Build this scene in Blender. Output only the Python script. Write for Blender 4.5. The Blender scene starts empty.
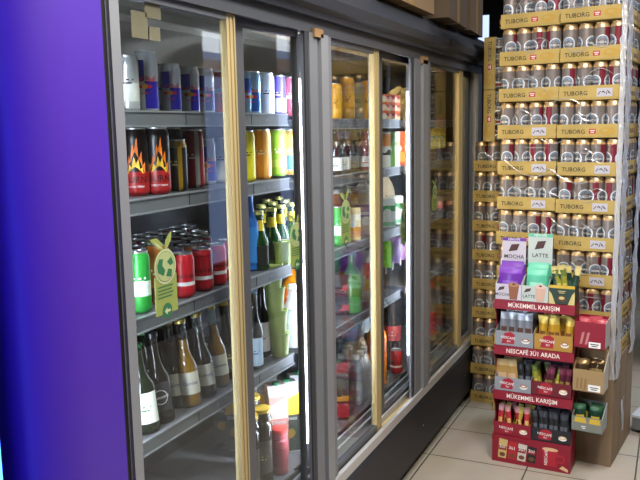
import bpy, math, random
from mathutils import Vector, Matrix, Euler
random.seed(7)
R = math.radians
sc = bpy.context.scene
COL = sc.collection
# ------------------------------------------------------------------ camera
FPX = 760.0
def nrm(a):
    l = math.sqrt(sum(x*x for x in a)); return tuple(x/l for x in a)
def crs(a, b): return (a[1]*b[2]-a[2]*b[1], a[2]*b[0]-a[0]*b[2], a[0]*b[1]-a[1]*b[0])
YD = nrm((358, -117, FPX))
VV = (100, (358*100+FPX*FPX)/117, FPX)
ZD = tuple(-x for x in nrm(VV))
XD = nrm(crs(YD, ZD))
CAM = (1.0, 0.0, 1.5)
def at(px, py, X=None, Y=None, Z=None):
    c = (px-320, py-240, FPX)
    r = [sum(a*b for a, b in zip(c, D)) for D in (XD, YD, ZD)]
    i, v = (0, X) if X is not None else (1, Y) if Y is not None else (2, Z)
    t = (v-CAM[i])/r[i]
    return Vector([CAM[k]+t*r[k] for k in range(3)])
cd = bpy.data.cameras.new('camera'); cam = bpy.data.objects.new('camera', cd); COL.objects.link(cam)
rot = Matrix(((XD[0], -XD[1], -XD[2]), (YD[0], -YD[1], -YD[2]), (ZD[0], -ZD[1], -ZD[2])))
cam.matrix_world = Matrix.Translation(CAM) @ rot.to_4x4()
cd.sensor_width = 36; cd.lens = FPX/640*36; cd.clip_start = .02
sc.camera = cam
sc.view_settings.view_transform = 'Standard'; sc.view_settings.look = 'None'
sc.view_settings.exposure = 0.65; sc.view_settings.gamma = 1; sc.view_settings.use_curve_mapping = False
sc.cycles.use_denoising = True
sc.cycles.max_bounces = 8; sc.cycles.transparent_max_bounces = 40; sc.cycles.caustics_reflective = False; sc.cycles.caustics_refractive = False

# ------------------------------------------------------------------ materials
def lin(h):
    h = h.lstrip('#'); o = []
    for k in (0, 2, 4):
        c = int(h[k:k+2], 16)/255
        o.append(c/12.92 if c <= .04045 else ((c+.055)/1.055)**2.4)
    return (o[0], o[1], o[2], 1)
MATS = {}
def M(h, rough=.5, metal=0.0, emit=0, trans=0, noise=0, nscale=40, bump=0, spec=.5):
    key = (h, rough, metal, emit, trans, noise, nscale, bump, spec)
    if key in MATS: return MATS[key]
    m = bpy.data.materials.new('paint_'+h.strip('#')); m.use_nodes = True
    nt = m.node_tree; b = nt.nodes['Principled BSDF']
    b.inputs['Base Color'].default_value = lin(h)
    b.inputs['Roughness'].default_value = rough; b.inputs['Metallic'].default_value = metal
    b.inputs['Specular IOR Level'].default_value = spec
    b.inputs['Transmission Weight'].default_value = trans
    if emit:
        b.inputs['Emission Color'].default_value = lin(h); b.inputs['Emission Strength'].default_value = emit
    if noise or bump:
        tc = nt.nodes.new('ShaderNodeTexCoord'); n = nt.nodes.new('ShaderNodeTexNoise')
        n.inputs['Scale'].default_value = nscale; n.inputs['Detail'].default_value = 5
        nt.links.new(tc.outputs['Object'], n.inputs['Vector'])
        if noise:
            mx = nt.nodes.new('ShaderNodeMix'); mx.data_type = 'RGBA'; mx.blend_type = 'MULTIPLY'
            mx.inputs['Factor'].default_value = noise
            mx.inputs['A'].default_value = lin(h)
            rp = nt.nodes.new('ShaderNodeValToRGB'); rp.color_ramp.elements[0].position = .3; rp.color_ramp.elements[1].position = .7
            rp.color_ramp.elements[0].color = (.25, .25, .25, 1)
            nt.links.new(n.outputs['Fac'], rp.inputs['Fac']); nt.links.new(rp.outputs['Color'], mx.inputs['B'])
            nt.links.new(mx.outputs['Result'], b.inputs['Base Color'])
        if bump:
            bp = nt.nodes.new('ShaderNodeBump'); bp.inputs['Strength'].default_value = bump; bp.inputs['Distance'].default_value = .004
            nt.links.new(n.outputs['Fac'], bp.inputs['Height']); nt.links.new(bp.outputs['Normal'], b.inputs['Normal'])
    MATS[key] = m
    return m
def clear(h, base=.06, edge=.55, diffuse=0.0, bump=0, ior=None, nscale=60):
    """thin clear glass, plastic or film: what lies behind shows through, the surface mirrors more at a slant"""
    key = ('clear', h, base, edge, diffuse, bump, ior)
    if key in MATS: return MATS[key]
    m = bpy.data.materials.new('clear_'+h.strip('#')); m.use_nodes = True
    nt = m.node_tree; nt.nodes.clear()
    out = nt.nodes.new('ShaderNodeOutputMaterial'); tr = nt.nodes.new('ShaderNodeBsdfTransparent'); tr.inputs[0].default_value = lin(h)
    gl = nt.nodes.new('ShaderNodeBsdfGlossy'); gl.inputs['Roughness'].default_value = .02 if ior else .08
    mix = nt.nodes.new('ShaderNodeMixShader')
    if ior:
        fr = nt.nodes.new('ShaderNodeFresnel'); ge = nt.nodes.new('ShaderNodeNewGeometry'); iv = nt.nodes.new('ShaderNodeMapRange')
        iv.inputs['To Min'].default_value = ior; iv.inputs['To Max'].default_value = 1/ior      # same mirror share on both faces of the sheet
        nt.links.new(ge.outputs['Backfacing'], iv.inputs['Value']); nt.links.new(iv.outputs[0], fr.inputs['IOR'])
        nt.links.new(fr.outputs[0], mix.inputs[0])
    else:
        lw = nt.nodes.new('ShaderNodeLayerWeight'); lw.inputs['Blend'].default_value = .35
        mr = nt.nodes.new('ShaderNodeMapRange'); mr.inputs['To Min'].default_value = base; mr.inputs['To Max'].default_value = edge
        nt.links.new(lw.outputs['Facing'], mr.inputs['Value']); nt.links.new(mr.outputs[0], mix.inputs[0])
    nt.links.new(tr.outputs[0], mix.inputs[1]); nt.links.new(gl.outputs[0], mix.inputs[2])
    last = mix
    if diffuse:
        df = nt.nodes.new('ShaderNodeBsdfDiffuse'); df.inputs[0].default_value = lin(h)
        m2 = nt.nodes.new('ShaderNodeMixShader'); m2.inputs[0].default_value = diffuse
        nt.links.new(mix.outputs[0], m2.inputs[1]); nt.links.new(df.outputs[0], m2.inputs[2]); last = m2
    if bump:
        tc = nt.nodes.new('ShaderNodeTexCoord'); n = nt.nodes.new('ShaderNodeTexNoise'); n.inputs['Scale'].default_value = nscale
        bp = nt.nodes.new('ShaderNodeBump'); bp.inputs['Strength'].default_value = bump; bp.inputs['Distance'].default_value = .01
        nt.links.new(tc.outputs['Object'], n.inputs['Vector']); nt.links.new(n.outputs['Fac'], bp.inputs['Height']); nt.links.new(bp.outputs['Normal'], gl.inputs['Normal'])
    nt.links.new(last.outputs[0], out.inputs['Surface'])
    MATS[key] = m
    return m
def emis(h, s):
    key = ('em', h, s)
    if key in MATS: return MATS[key]
    m = bpy.data.materials.new('light_'+h.strip('#')); m.use_nodes = True
    nt = m.node_tree; nt.nodes.clear(); o = nt.nodes.new('ShaderNodeOutputMaterial'); e = nt.nodes.new('ShaderNodeEmission')
    e.inputs[0].default_value = lin(h); e.inputs[1].default_value = s; nt.links.new(e.outputs[0], o.inputs[0])
    MATS[key] = m
    return m

# ------------------------------------------------------------------ mesh builder
_txt = {}
def text_mesh(s, size):
    k = (s, size)
    if k in _txt: return _txt[k]
    cu = bpy.data.curves.new('lettering', 'FONT'); cu.body = s; cu.size = size; cu.align_x = 'CENTER'; cu.align_y = 'CENTER'; cu.resolution_u = 2
    cu.offset = size*.012
    o = bpy.data.objects.new('lettering', cu); COL.objects.link(o)
    dg = bpy.context.evaluated_depsgraph_get(); me = bpy.data.meshes.new_from_object(o.evaluated_get(dg))
    vs = [(v.co.x, v.co.y) for v in me.vertices]; fs = [tuple(p.vertices) for p in me.polygons]
    bpy.data.objects.remove(o); bpy.data.curves.remove(cu); bpy.data.meshes.remove(me)
    _txt[k] = (vs, fs)
    return _txt[k]
class MB:
    def __init__(s): s.v, s.f, s.m, s.s = [], [], [], []
    def add(s, vs, fs, mi=0, smooth=False):
        n = len(s.v); s.v += [tuple(v) for v in vs]
        for k, f in enumerate(fs):
            s.f.append(tuple(i+n for i in f)); s.m.append(mi[k] if isinstance(mi, list) else mi); s.s.append(smooth)
        return s
    def box(s, a, b, mi=0):
        x0, y0, z0 = a; x1, y1, z1 = b
        return s.add([(x0,y0,z0),(x1,y0,z0),(x1,y1,z0),(x0,y1,z0),(x0,y0,z1),(x1,y0,z1),(x1,y1,z1),(x0,y1,z1)],
                     [(0,3,2,1),(4,5,6,7),(0,1,5,4),(1,2,6,5),(2,3,7,6),(3,0,4,7)], mi)
    def lathe(s, prof, segs=24, mi=0, c=(0,0,0), caps=True):
        vs, fs, ms = [], [], []
        for r, z in prof:
            for k in range(segs):
                a = 2*math.pi*k/segs; vs.append((c[0]+r*math.sin(a), c[1]-r*math.cos(a), c[2]+z))
        for i in range(len(prof)-1):
            for k in range(segs):
                k2 = (k+1) % segs; fs.append((i*segs+k, i*segs+k2, (i+1)*segs+k2, (i+1)*segs+k))
                am = 2*math.pi*(k+.5)/segs; am = am-2*math.pi if am > math.pi else am
                ms.append(mi(am, (prof[i][1]+prof[i+1][1])/2) if callable(mi) else mi)
        s.add(vs, fs, ms, True)
        if caps:
            n = len(prof)
            s.add(vs[:segs], [tuple(range(segs))[::-1]], mi(0, prof[0][1]) if callable(mi) else mi)
            s.add(vs[-segs:], [tuple(range(segs))], mi(0, prof[-1][1]) if callable(mi) else mi)
        return s
    def prism(s, poly, axis, a, b, mi=0):
        n = len(poly)
        def mp(p, t): return (t, p[0], p[1]) if axis == 'x' else (p[0], t, p[1]) if axis == 'y' else (p[0], p[1], t)
        vs = [mp(p, a) for p in poly]+[mp(p, b) for p in poly]
        return s.add(vs, [tuple(range(n)), tuple(range(2*n-1, n-1, -1))]+[(i, i+n, (i+1) % n+n, (i+1) % n) for i in range(n)], mi)
    def tube(s, pts, r, n=8, mi=0):
        pts = [Vector(p) for p in pts]; vs, fs = [], []
        for i, p in enumerate(pts):
            d = (pts[min(i+1, len(pts)-1)]-pts[max(i-1, 0)]).normalized()
            u = d.orthogonal().normalized() if i == 0 else (u-d*u.dot(d)).normalized()
            w = d.cross(u); rr = r[i] if isinstance(r, list) else r
            for k in range(n):
                a = 2*math.pi*k/n; vs.append(p+u*rr*math.cos(a)+w*rr*math.sin(a))
        for i in range(len(pts)-1):
            for k in range(n): fs.append((i*n+k, i*n+(k+1) % n, (i+1)*n+(k+1) % n, (i+1)*n+k))
        s.add(vs, fs, mi, True); s.add(vs[:n], [tuple(range(n))[::-1]], mi); s.add(vs[-n:], [tuple(range(n))], mi)
        return s
    def grid(s, nu, nv, fn, mi=0, smooth=True):
        vs = [fn(i/nu, j/nv) for j in range(nv+1) for i in range(nu+1)]
        fs, ms = [], []
        for j in range(nv):
            for i in range(nu):
                a = j*(nu+1)+i; fs.append((a, a+1, a+nu+2, a+nu+1)); ms.append(mi((i+.5)/nu, (j+.5)/nv) if callable(mi) else mi)
        return s.add(vs, fs, ms, smooth)
    def flat(s, poly, mp, mi=0):
        return s.add([mp(*p) for p in poly], [tuple(range(len(poly)))], mi)
    def disc(s, x, y, r, mp, mi=0, n=18, ry=None, a0=0, a1=360):
        ry = ry or r
        return s.flat([(x+r*math.cos(R(a0+(a1-a0)*k/n)), y+ry*math.sin(R(a0+(a1-a0)*k/n))) for k in range(n if a1-a0 == 360 else n+1)], mp, mi)
    def ring(s, x, y, r0, r1, mp, mi=0, n=20):
        vs = [mp(x+r*math.cos(2*math.pi*k/n), y+r*math.sin(2*math.pi*k/n)) for r in (r0, r1) for k in range(n)]
        return s.add(vs, [(k, n+k, n+(k+1) % n, (k+1) % n) for k in range(n)], mi)
    def text(s, t, size, mp, mi=0, x=0, y=0, sx=1.0, rot=0):
        vs, fs = text_mesh(t, size); c, q = math.cos(R(rot)), math.sin(R(rot))
        return s.add([mp(x+(a*sx*c-b*q), y+(a*sx*q+b*c)) for a, b in vs], fs, mi)
    def build(s, name, mats, parent=None, flip=False):
        me = bpy.data.meshes.new(name); me.from_pydata(s.v, [], s.f)
        for m in (mats if isinstance(mats, (list, tuple)) else [mats]): me.materials.append(m)
        me.polygons.foreach_set('material_index', s.m); me.polygons.foreach_set('use_smooth', s.s)
        me.update(); me.set_sharp_from_angle(angle=R(40))
        o = bpy.data.objects.new(name, me); COL.objects.link(o)
        if parent: adopt(o, parent)
        return o
def bars(mb, w, h, mp, mi, y=0, x=0):      # print too small to read
    for k in range(2):
        ww = w*(1, .7)[k]; yy = y+h*(.25-.6*k)
        mb.flat([(x-ww/2, yy-h*.14), (x, yy-h*.14), (x+ww/2, yy-h*.14), (x+ww/2, yy+h*.14), (x, yy+h*.14), (x-ww/2, yy+h*.14)], mp, mi)
READABLE = {'XL', 'Coca-Cola', 'Corona'}
KIDS = {}
def adopt(o, p): o.parent = p; KIDS.setdefault(p, []).append(o)
def tag(o, label=None, cat=None, group=None, kind=None):
    if label: o['label'] = label
    if cat: o['category'] = cat
    if group: o['group'] = group
    if kind: o['kind'] = kind
    return o
def thing(name, label=None, cat=None, group=None, loc=(0,0,0), rz=0):
    o = bpy.data.objects.new(name, None); COL.objects.link(o); o.empty_display_size = .05
    o.location = loc; o.rotation_euler = (0, 0, rz)
    return tag(o, label, cat, group)
def dup(o, parent=None):
    c = o.copy(); COL.objects.link(c)
    if parent: adopt(c, parent)
    for k in KIDS.get(o, []): dup(k, c)
    return c
def struct(name, mb, mats): return tag(mb.build(name, mats), kind='structure')
ORD = 'first second third fourth fifth sixth seventh eighth ninth tenth eleventh twelfth thirteenth fourteenth'.split()
PROTO = {}
def place(kind, loc, rz=0, label='', cat='', group=None, tilt=None, scale=None):
    """first use moves the prototype itself, later ones copy it with its parts"""
    if kind not in PROTO: PROTO[kind] = [MAKERS[kind](), False]
    p, used = PROTO[kind]
    o = dup(p) if used else p
    PROTO[kind][1] = True
    o.location = loc; o.rotation_euler = (0, 0, rz)
    if tilt: o.rotation_euler = (Matrix.Rotation(tilt, 3, 'Y') @ Matrix.Rotation(rz, 3, 'Z')).to_euler()
    for k in ('label', 'category', 'group'):
        if k in o: del o[k]
    return tag(o, label, cat, group)
def vmap(x0, z0, y=0):          # a sheet facing -Y
    return lambda a, b: (x0+a, y, z0+b)
def wrap(r, z0, a0=0):          # round a cylinder, facing -Y at a0 = 0
    return lambda a, b: (r*math.sin(a/r+a0), -r*math.cos(a/r+a0), z0+b)

# ------------------------------------------------------------------ shared materials
ALU = M('#c4c4c4', .4, .5); ALUD = M('#6b6c70', .42, .7); WARM_TINT_ALU = M('#bda878', .45, .35)  # last one: warm light on the door stiles put into the metal colour
DARK = M('#25262b', .5); NAVY = M('#23262f', .45); SHELF = M('#6d6f76', .5); LINER = M('#3d3e44', .6)
BLACK = M('#0c0c0e', .5); WHITE = M('#e8e8e6', .5); SILVER = M('#c2c5cb', .3, .25); LID = M('#c8cacd', .28, .9)
YEL = M('#b59b55', .65, noise=.25, nscale=9); INK = M('#2e2a1c', .7); RED = M('#b01f2e', .5); KRED = M('#86122a', .5)
GOLDL = M('#d9b98a', .3, .75)

# ------------------------------------------------------------------ cans
def can_profile(r, h, neck=.82):
    return [(r*.74, 0), (r*.8, .001), (r*.98, .008), (r, .012), (r, h*.12), (r, h*.2), (r, h*.28), (r, h*.36), (r, h*.44), (r, h*.52), (r, h*.6), (r, h*.68), (r, h*.76), (r, h*.84),
            (r, h-.022), (r*.97, h-.014), (r*neck, h-.004)]
def make_can(name, r, h, mats, fn, deco=None, lid=None, neck=.84, segs=28):
    t = thing(name); mb = MB(); p = can_profile(r, h, neck)
    mb.lathe(p, segs, fn)
    if deco: deco(mb)
    mb.build('can_body', mats, t)
    l = MB(); rr = r*neck
    l.lathe([(rr, h-.0042), (rr*1.05, h-.002), (rr*1.05, h), (rr*.95, h), (rr*.92, h-.003), (rr*.2, h-.0035), (.001, h-.0035)], 20, 0, caps=False)
    l.box((-.006, -.012, h-.0034), (.006, .008, h-.0022), 0)
    l.build('can_lid', lid or LID, t)
    return t
BLUE = M('#2a20b0', .28, .15); RB_RED = M('#d8202c', .4); RB_YEL = M('#e0a53a', .4)
def redbull(r, h, flip=False, c1=BLUE, c2=SILVER):
    def fn(a, z):
        if z < .012 or z > h-.02: return 1
        q = (a > .1) ^ (z > h*.5)
        return 0 if q else 1
    def deco(mb):
        w = wrap(r+.0006, h*.52)
        mb.text('Red Bull', r*.62, w, 2, x=-.002, y=.004)
        for sx in (-1, 1):
            mb.flat([(sx*.003, -.012), (sx*.008, -.018), (sx*.017, -.017), (sx*.019, -.011), (sx*.010, -.009)], w, 2)
        mb.disc(0, -.013, .007, wrap(r+.0005, h*.52), 3)
        bars(mb, r*1.1, r*.2, w, 2, y=-.028)
    return lambda: make_can('energy_drink_can', r, h, [c1, c2, RB_RED, RB_YEL], fn, deco)
def plain_can(name, r, h, body, words='', ink=None, size=.6, band=None, bandz=(0, 0), top=None, rot=0, stripe=None):
    mats = [body, band or body, ink or WHITE, top or body, stripe or body]
    def fn(a, z):
        if stripe and abs(a-.5) < .22: return 4
        if z > h-.02: return 3
        return 1 if bandz[0]*h < z < bandz[1]*h else 0
    def deco(mb):
        if words in READABLE: mb.text(words, r*size, wrap(r+.0006, h*.5), 2, rot=rot)
        elif words: bars(mb, r*1.1, r*.5, wrap(r+.0006, h*.55), 2)
    return lambda: make_can(name, r, h, mats, fn, deco)
def burn_can():
    r, h = .0325, .166
    def fn(a, z): return 1 if z < h*.33 else 0
    def deco(mb):
        w = wrap(r+.0006, 0)
        mb.flat([(-.026, h*.33), (.026, h*.33), (.027, h*.5), (.019, h*.44), (.018, h*.66), (.010, h*.55), (.007, h*.86), (-.001, h*.68), (-.004, h*.76), (-.011, h*.52), (-.014, h*.6), (-.020, h*.42), (-.026, h*.48)], w, 2)
        w2 = wrap(r+.0009, 0)
        mb.flat([(-.020, h*.33), (.021, h*.33), (.019, h*.42), (.012, h*.4), (.009, h*.56), (.003, h*.47), (-.002, h*.58), (-.008, h*.42), (-.014, h*.47)], w2, 3)
        mb.text('BURN', r*.68, w2, 4, y=h*.24); mb.text('ENERGY DRINK', r*.2, w2, 5, y=h*.14)
    return make_can('energy_drink_can', r, h, [M('#16090c', .3), M('#a81e1e', .35), M('#e8761c', .4), M('#f5c33b', .4), M('#2a0a0a'), WHITE], fn, deco)
def tuborg_can(a0, red):
    r, h = .0325, .154
    mats = [M('#8a807c', .34, .5), M('#e4e6ea', .35, .3), M('#2b2a30', .4), M('#7fa0bd', .35, .3), M('#7a2434', .35, .3), M('#cfb083', .32, .6), M('#75808c', .35, .4)]
    def fn(a, z):
        if z > h-.02: return 5
        if red and abs(a-red) < .34: return 4
        return 0
    def deco(mb):
        for k, b in enumerate((a0, a0+2.1, a0-2.1)):
            w = wrap(r+.0005, h*.47, b); w2 = wrap(r+.0008, h*.47, b)
            mb.disc(0, 0, .0265, w, 6); mb.ring(0, 0, .0245, .0290, w2, 1); mb.ring(0, 0, .0205, .0228, w2, 3)
            mb.disc(0, -.001, .0185, w2, 2, a0=180, a1=360); mb.disc(0, .004, .0150, w2, 3, a0=0, a1=180)
            w3 = wrap(r+.0011, h*.47, b); w4 = wrap(r+.0014, h*.47, b)
            mb.flat([(-.030, -.0095), (-.012, -.0095), (.012, -.0095), (.030, -.0095), (.030, .006), (.012, .006), (-.012, .006), (-.030, .006)], w3, 2)
            mb.text('TUBORG', .0132, w4, 1, y=-.0018, sx=1.02)
            mb.flat([(-.02, -.044), (.02, -.044), (.02, -.036), (-.02, -.036)], w, 2)
    t = make_can('beer_can', r, h, mats, fn, deco, GOLDL, .84, 24)
    return t

# ------------------------------------------------------------------ bottles
def bottle_prof(r, h, neck_r, neck_z, shoulder_z):
    return [(r*.85, 0), (r, .006), (r, shoulder_z*.35), (r, shoulder_z*.7), (r, shoulder_z), (r*.94, shoulder_z+(neck_z-shoulder_z)*.18), (r*.70, shoulder_z+(neck_z-shoulder_z)*.45),
(neck_r*1.2, shoulder_z+(neck_z-shoulder_z)*.75), (neck_r, neck_z+.01), (neck_r, h-.012), (neck_r*1.12, h-.010), (neck_r*1.1, h)]
def make_bottle(name, r, h, neck_r, neck_z, sh_z, glass, cap, label=None, ink=None, words='', lz=(.2, .5), liquid=None, capr=1.25, caph=.012, neck_label=None, emblem=None, capname='bottle_cap', wsize=.6, ribbed=0):
    t = thing(name); mb = MB(); pr = bottle_prof(r, h-caph*.6, neck_r, neck_z, sh_z)
    if ribbed:
        q = [pr[0], pr[1]]; n = 9
        for k in range(n): q.append((r*(1 if k % 2 else 1-ribbed), .01+(sh_z-.01)*(k+.5)/n))
        pr = q+pr[4:]
    mb.lathe(pr, 24, 0); mb.build('bottle_glass' if not ribbed else 'plastic_shell', glass, t)
    if liquid:
        q = MB(); q.lathe([(p[0]*.93, p[1]+.002) for p in pr if p[1] < neck_z+.02], 20, 0); q.build('drink', liquid, t)
    c = MB(); c.lathe([(neck_r*capr, h-caph), (neck_r*capr, h-.002), (neck_r*capr*.85, h), (.001, h)], 18, 0, caps=False); c.build(capname, cap, t)
    if label:
        l = MB(); z0, z1 = lz[0]*h, lz[1]*h
        def fr(u, v): return wrap(r+.0008, z0)((u-.5)*r*(2.5 if emblem is None else 2.2), v*(z1-z0))
        l.grid(20, 1, fr, 0)
        if words in READABLE: l.text(words, r*wsize, wrap(r+.0014, (z0+z1)/2), 1)
        elif words: bars(l, r*1.2, r*.5, wrap(r+.0014, (z0+z1)/2), 1)
        if emblem: emblem(l, r, (z0+z1)/2)
        l.build('paper_label', [label, ink or INK, RED], t)
    if neck_label:
        l = MB(); l.lathe([(neck_r*1.25, neck_z-.012), (neck_r*1.08, neck_z+.004), (neck_r*1.05, h-.03)], 18, 0, caps=False); l.build('neck_label', neck_label, t)
    return t
AMBER = clear('#5a3512', .08, .6, .25); GREENG = clear('#2f6a2a', .08, .6, .3); CLEARG = clear('#dfe6e4', .06, .7); PETC = clear('#e6edf2', .1, .7, .48)
def ring_emblem(l, r, z):
    w = wrap(r+.0012, z); l.ring(0, .0, .017, .019, w, 1); l.text('Bomonti', .0125, wrap(r+.0016, z), 1, rot=8)
def mk_bottles():
    D = {}
    D['darkbeer'] = lambda: make_bottle('beer_bottle', .029, .235, .0125, .165, .115, clear('#241a14', .08, .6, .5), M('#3a3a3e', .35, .8), M('#2b2a2c', .5), M('#d8d8d8'), '', (.14, .46), None, emblem=ring_emblem)
    D['stubby'] = lambda: make_bottle('beer_bottle', .031, .225, .0125, .16, .115, clear('#1c2a16', .08, .6, .5), M('#2f6a35', .35, .4), M('#d9dccf', .5), M('#2d6b38'), 'beer', (.12, .46), None)
    D['corona'] = lambda: make_bottle('beer_bottle', .0275, .24, .0120, .170, .105, CLEARG, M('#b9a25b', .35, .7), M('#c9c5b4', .5), M('#2b3a78'), 'Corona', (.15, .40), M('#c8891a', .15), wsize=.5)
    D['coronafull'] = lambda: make_bottle('beer_bottle', .0275, .24, .0120, .170, .105, CLEARG, M('#b9a25b', .35, .7), M('#b5b1a2', .5), M('#2b3a78'), 'Corona', (.15, .40), M('#33261a', .15), wsize=.5)
    D['blackbottle'] = lambda: make_bottle('beer_bottle', .030, .235, .0125, .165, .115, clear('#17110f', .08, .6, .6), M('#c9a33f', .35, .6), M('#3a352c', .5), M('#c9b46a'), 'BEER', (.15, .46), None)
    D['yellowneck'] = lambda: make_bottle('malt_bottle', .030, .185, .0135, .135, .085, GREENG, M('#d8cf7c', .35, .5), M('#26251f', .5), M('#d9c33c'), '', (.1, .42), None, neck_label=M('#e6c62a', .45))
    D['bluetall'] = lambda: make_bottle('soft_drink_bottle', .028, .25, .013, .20, .14, M('#2a6fc9', .3), M('#2558b8', .4), M('#3f8ae0', .4), WHITE, '', (.1, .55), None, ribbed=.05)
    D['redlabel'] = lambda: make_bottle('sauce_bottle', .026, .26, .011, .19, .12, clear('#1a1412', .08, .6, .5), M('#d64c50', .4), M('#e8e0e4', .5), M('#c23a4a'), 'RAKI', (.08, .45), None)
    D['bluelabel'] = lambda: make_bottle('spirit_bottle', .026, .25, .011, .18, .12, CLEARG, M('#9fb8e0', .4), M('#bcd2f0', .5), M('#3a68b8'), 'VOTKA', (.05, .40), None)
    D['soda'] = lambda: make_bottle('soda_bottle', .029, .20, .0115, .145, .09, CLEARG, M('#b8bcc0', .35, .6), M('#e4e2de', .5), M('#9aa09a'), 'soda', (.08, .32), None, neck_label=None)
    D['pinksoda'] = lambda: make_bottle('soda_bottle', .029, .20, .0115, .145, .09, CLEARG, M('#c23a48', .4), M('#e9e0dc', .5), M('#c4485c'), 'soda', (.08, .30), M('#c9485e', .3))
    D['greenpet'] = lambda: make_bottle('green_soda_bottle', .043, .305, .0145, .25, .16, clear('#5aa04c', .08, .6, .55), M('#3f9aa6', .4), None, liquid=None, capr=1.2, caph=.018, ribbed=.03)
    D['orange'] = lambda: make_bottle('orange_soda_bottle', .046, .29, .0145, .245, .185, M('#e08a14', .25), M('#2b55a8', .4), M('#e8722a', .4), WHITE, 'fanta', (.34, .62), None, caph=.018, ribbed=.02, wsize=.5)
    D['cola'] = lambda: make_bottle('cola_bottle', .045, .30, .0145, .25, .17, clear('#2a1210', .08, .6, .6), M('#b3202c', .4), M('#9c1c2e', .4), WHITE, 'Cola', (.42, .62), None, caph=.018, ribbed=.03)
    D['bluewater'] = lambda: make_bottle('water_bottle', .046, .31, .0145, .265, .20, clear('#9cc4ea', .1, .7, .68), M('#2a3fb0', .4), M('#b8d0ea', .4), M('#25407a'), 'su', (.44, .66), None, caph=.018, ribbed=.04)
    D['petclear'] = lambda: make_bottle('water_bottle', .032, .215, .013, .18, .13, PETC, M('#d9dde2', .4), M('#c9d4de', .4), M('#6d7f95'), '', (.4, .6), None, caph=.016, ribbed=.06)
    D['redcap'] = lambda: make_bottle('sauce_bottle', .028, .20, .014, .165, .12, clear('#c9b8ac', .08, .6, .3), M('#d8442c', .4), M('#b8303a', .4), WHITE, '', (.12, .5), None, caph=.022, ribbed=.02)
    D['widejar'] = lambda: make_bottle('iced_coffee_bottle', .034, .275, .029, .245, .21, clear('#3a2c24', .08, .6, .5), M('#d8b23c', .4), M('#55504a', .5), M('#c9b46a'), 'COFFEE', (.2, .6), None, capr=1.12, caph=.014, wsize=.45)
    D['pinkjar'] = lambda: make_bottle('fruit_drink_jar', .030, .165, .026, .14, .12, M('#b0525a', .3), M('#e0453c', .4), M('#a04a50', .5), WHITE, '', (.2, .6), None, capr=1.15, caph=.014)
    return D

# ------------------------------------------------------------------ cartons, cups, packs
def carton(name, w, d, h, mats, face=None, cap=None, slope=.0, lid=False):
    """drink carton: printed body, optional sloped top and round screw cap; front faces -Y"""
    t = thing(name); mb = MB(); x, y = w/2, d/2
    if slope:
        mb.prism([(-y, 0), (y, 0), (y, h), (-y*.2, h), (-y, h-slope)], 'x', -x, x, 0)
        mb.flat([(-x, h-slope), (x, h-slope), (x, h), (-x, h)], lambda a, b: (a, -y+(b-(h-slope))/slope*y*.8-.0006, b+.0006), 1)
    else: mb.box((-x, -y, 0), (x, y, h), 0)
    if face: face(mb, w, d, h)
    mb.build('carton', mats, t)
    if cap:
        c = MB(); c.lathe([(.012, 0), (.013, .002), (.013, .011), (.011, .013), (.001, .013)], 16, 0, (0, y*.1 if slope else 0, h-.001), caps=False); c.build('screw_cap', cap, t)
    return t
def face_juice(mb, w, d, h):
    f = vmap(0, 0, -d/2-.0006); s = lambda a, b: (w/2+.0006, a, b)
    for q, ww in ((f, w), (s, d)):
        mb.flat([(-ww/2, h*.02), (ww/2, h*.02), (ww/2, h*.55), (-ww/2, h*.55)], q, 2)
        mb.flat([(-ww/2, h*.55), (ww/2, h*.55), (ww/2, h*.86), (-ww/2, h*.74)], q, 3)
        mb.disc(0, h*.28, ww*.28, q, 3)
    mb.text('Dimes', w*.3, lambda a, b: (a, -d/2-.001, b), 1, y=h*.5); mb.text('Dimes', d*.3, lambda a, b: (w/2+.001, a, b), 1, y=h*.5)
def face_bands(*bands):
    def f(mb, w, d, h):
        for z0, z1, mi in bands:
            mb.flat([(-w/2, h*z0), (w/2, h*z0), (w/2, h*z1), (-w/2, h*z1)], vmap(0, 0, -d/2-.0006), mi)
            mb.flat([(-d/2, h*z0), (d/2, h*z0), (d/2, h*z1), (-d/2, h*z1)], lambda a, b: (w/2+.0006, a, b), mi)
        mb.disc(0, h*.5, w*.25, vmap(0, 0, -d/2-.001), len(bands) % 3+1)
    return f
def make_cup():
    t = thing('plastic_cup'); r, h = .0325, .078
    mb = MB(); mb.lathe([(r*.80, 0), (r*.82, .003), (r*.91, h*.5), (r, h-.006), (r*1.06, h-.005), (r*1.06, h), (r*.97, h), (r*.79, .006), (.001, .006)], 24, 0, caps=False)
    mb.lathe([(.001, 0), (r*.80, 0)], 24, 0, caps=False)
    mb.build('cup_wall', M('#bccb7c', .35), t)
    l = MB(); l.lathe([(r*.97, h-.006), (.001, h-.005)], 20, 0, caps=False); l.build('foil_lid', M('#d4e08c', .4), t)
    return t
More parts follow.
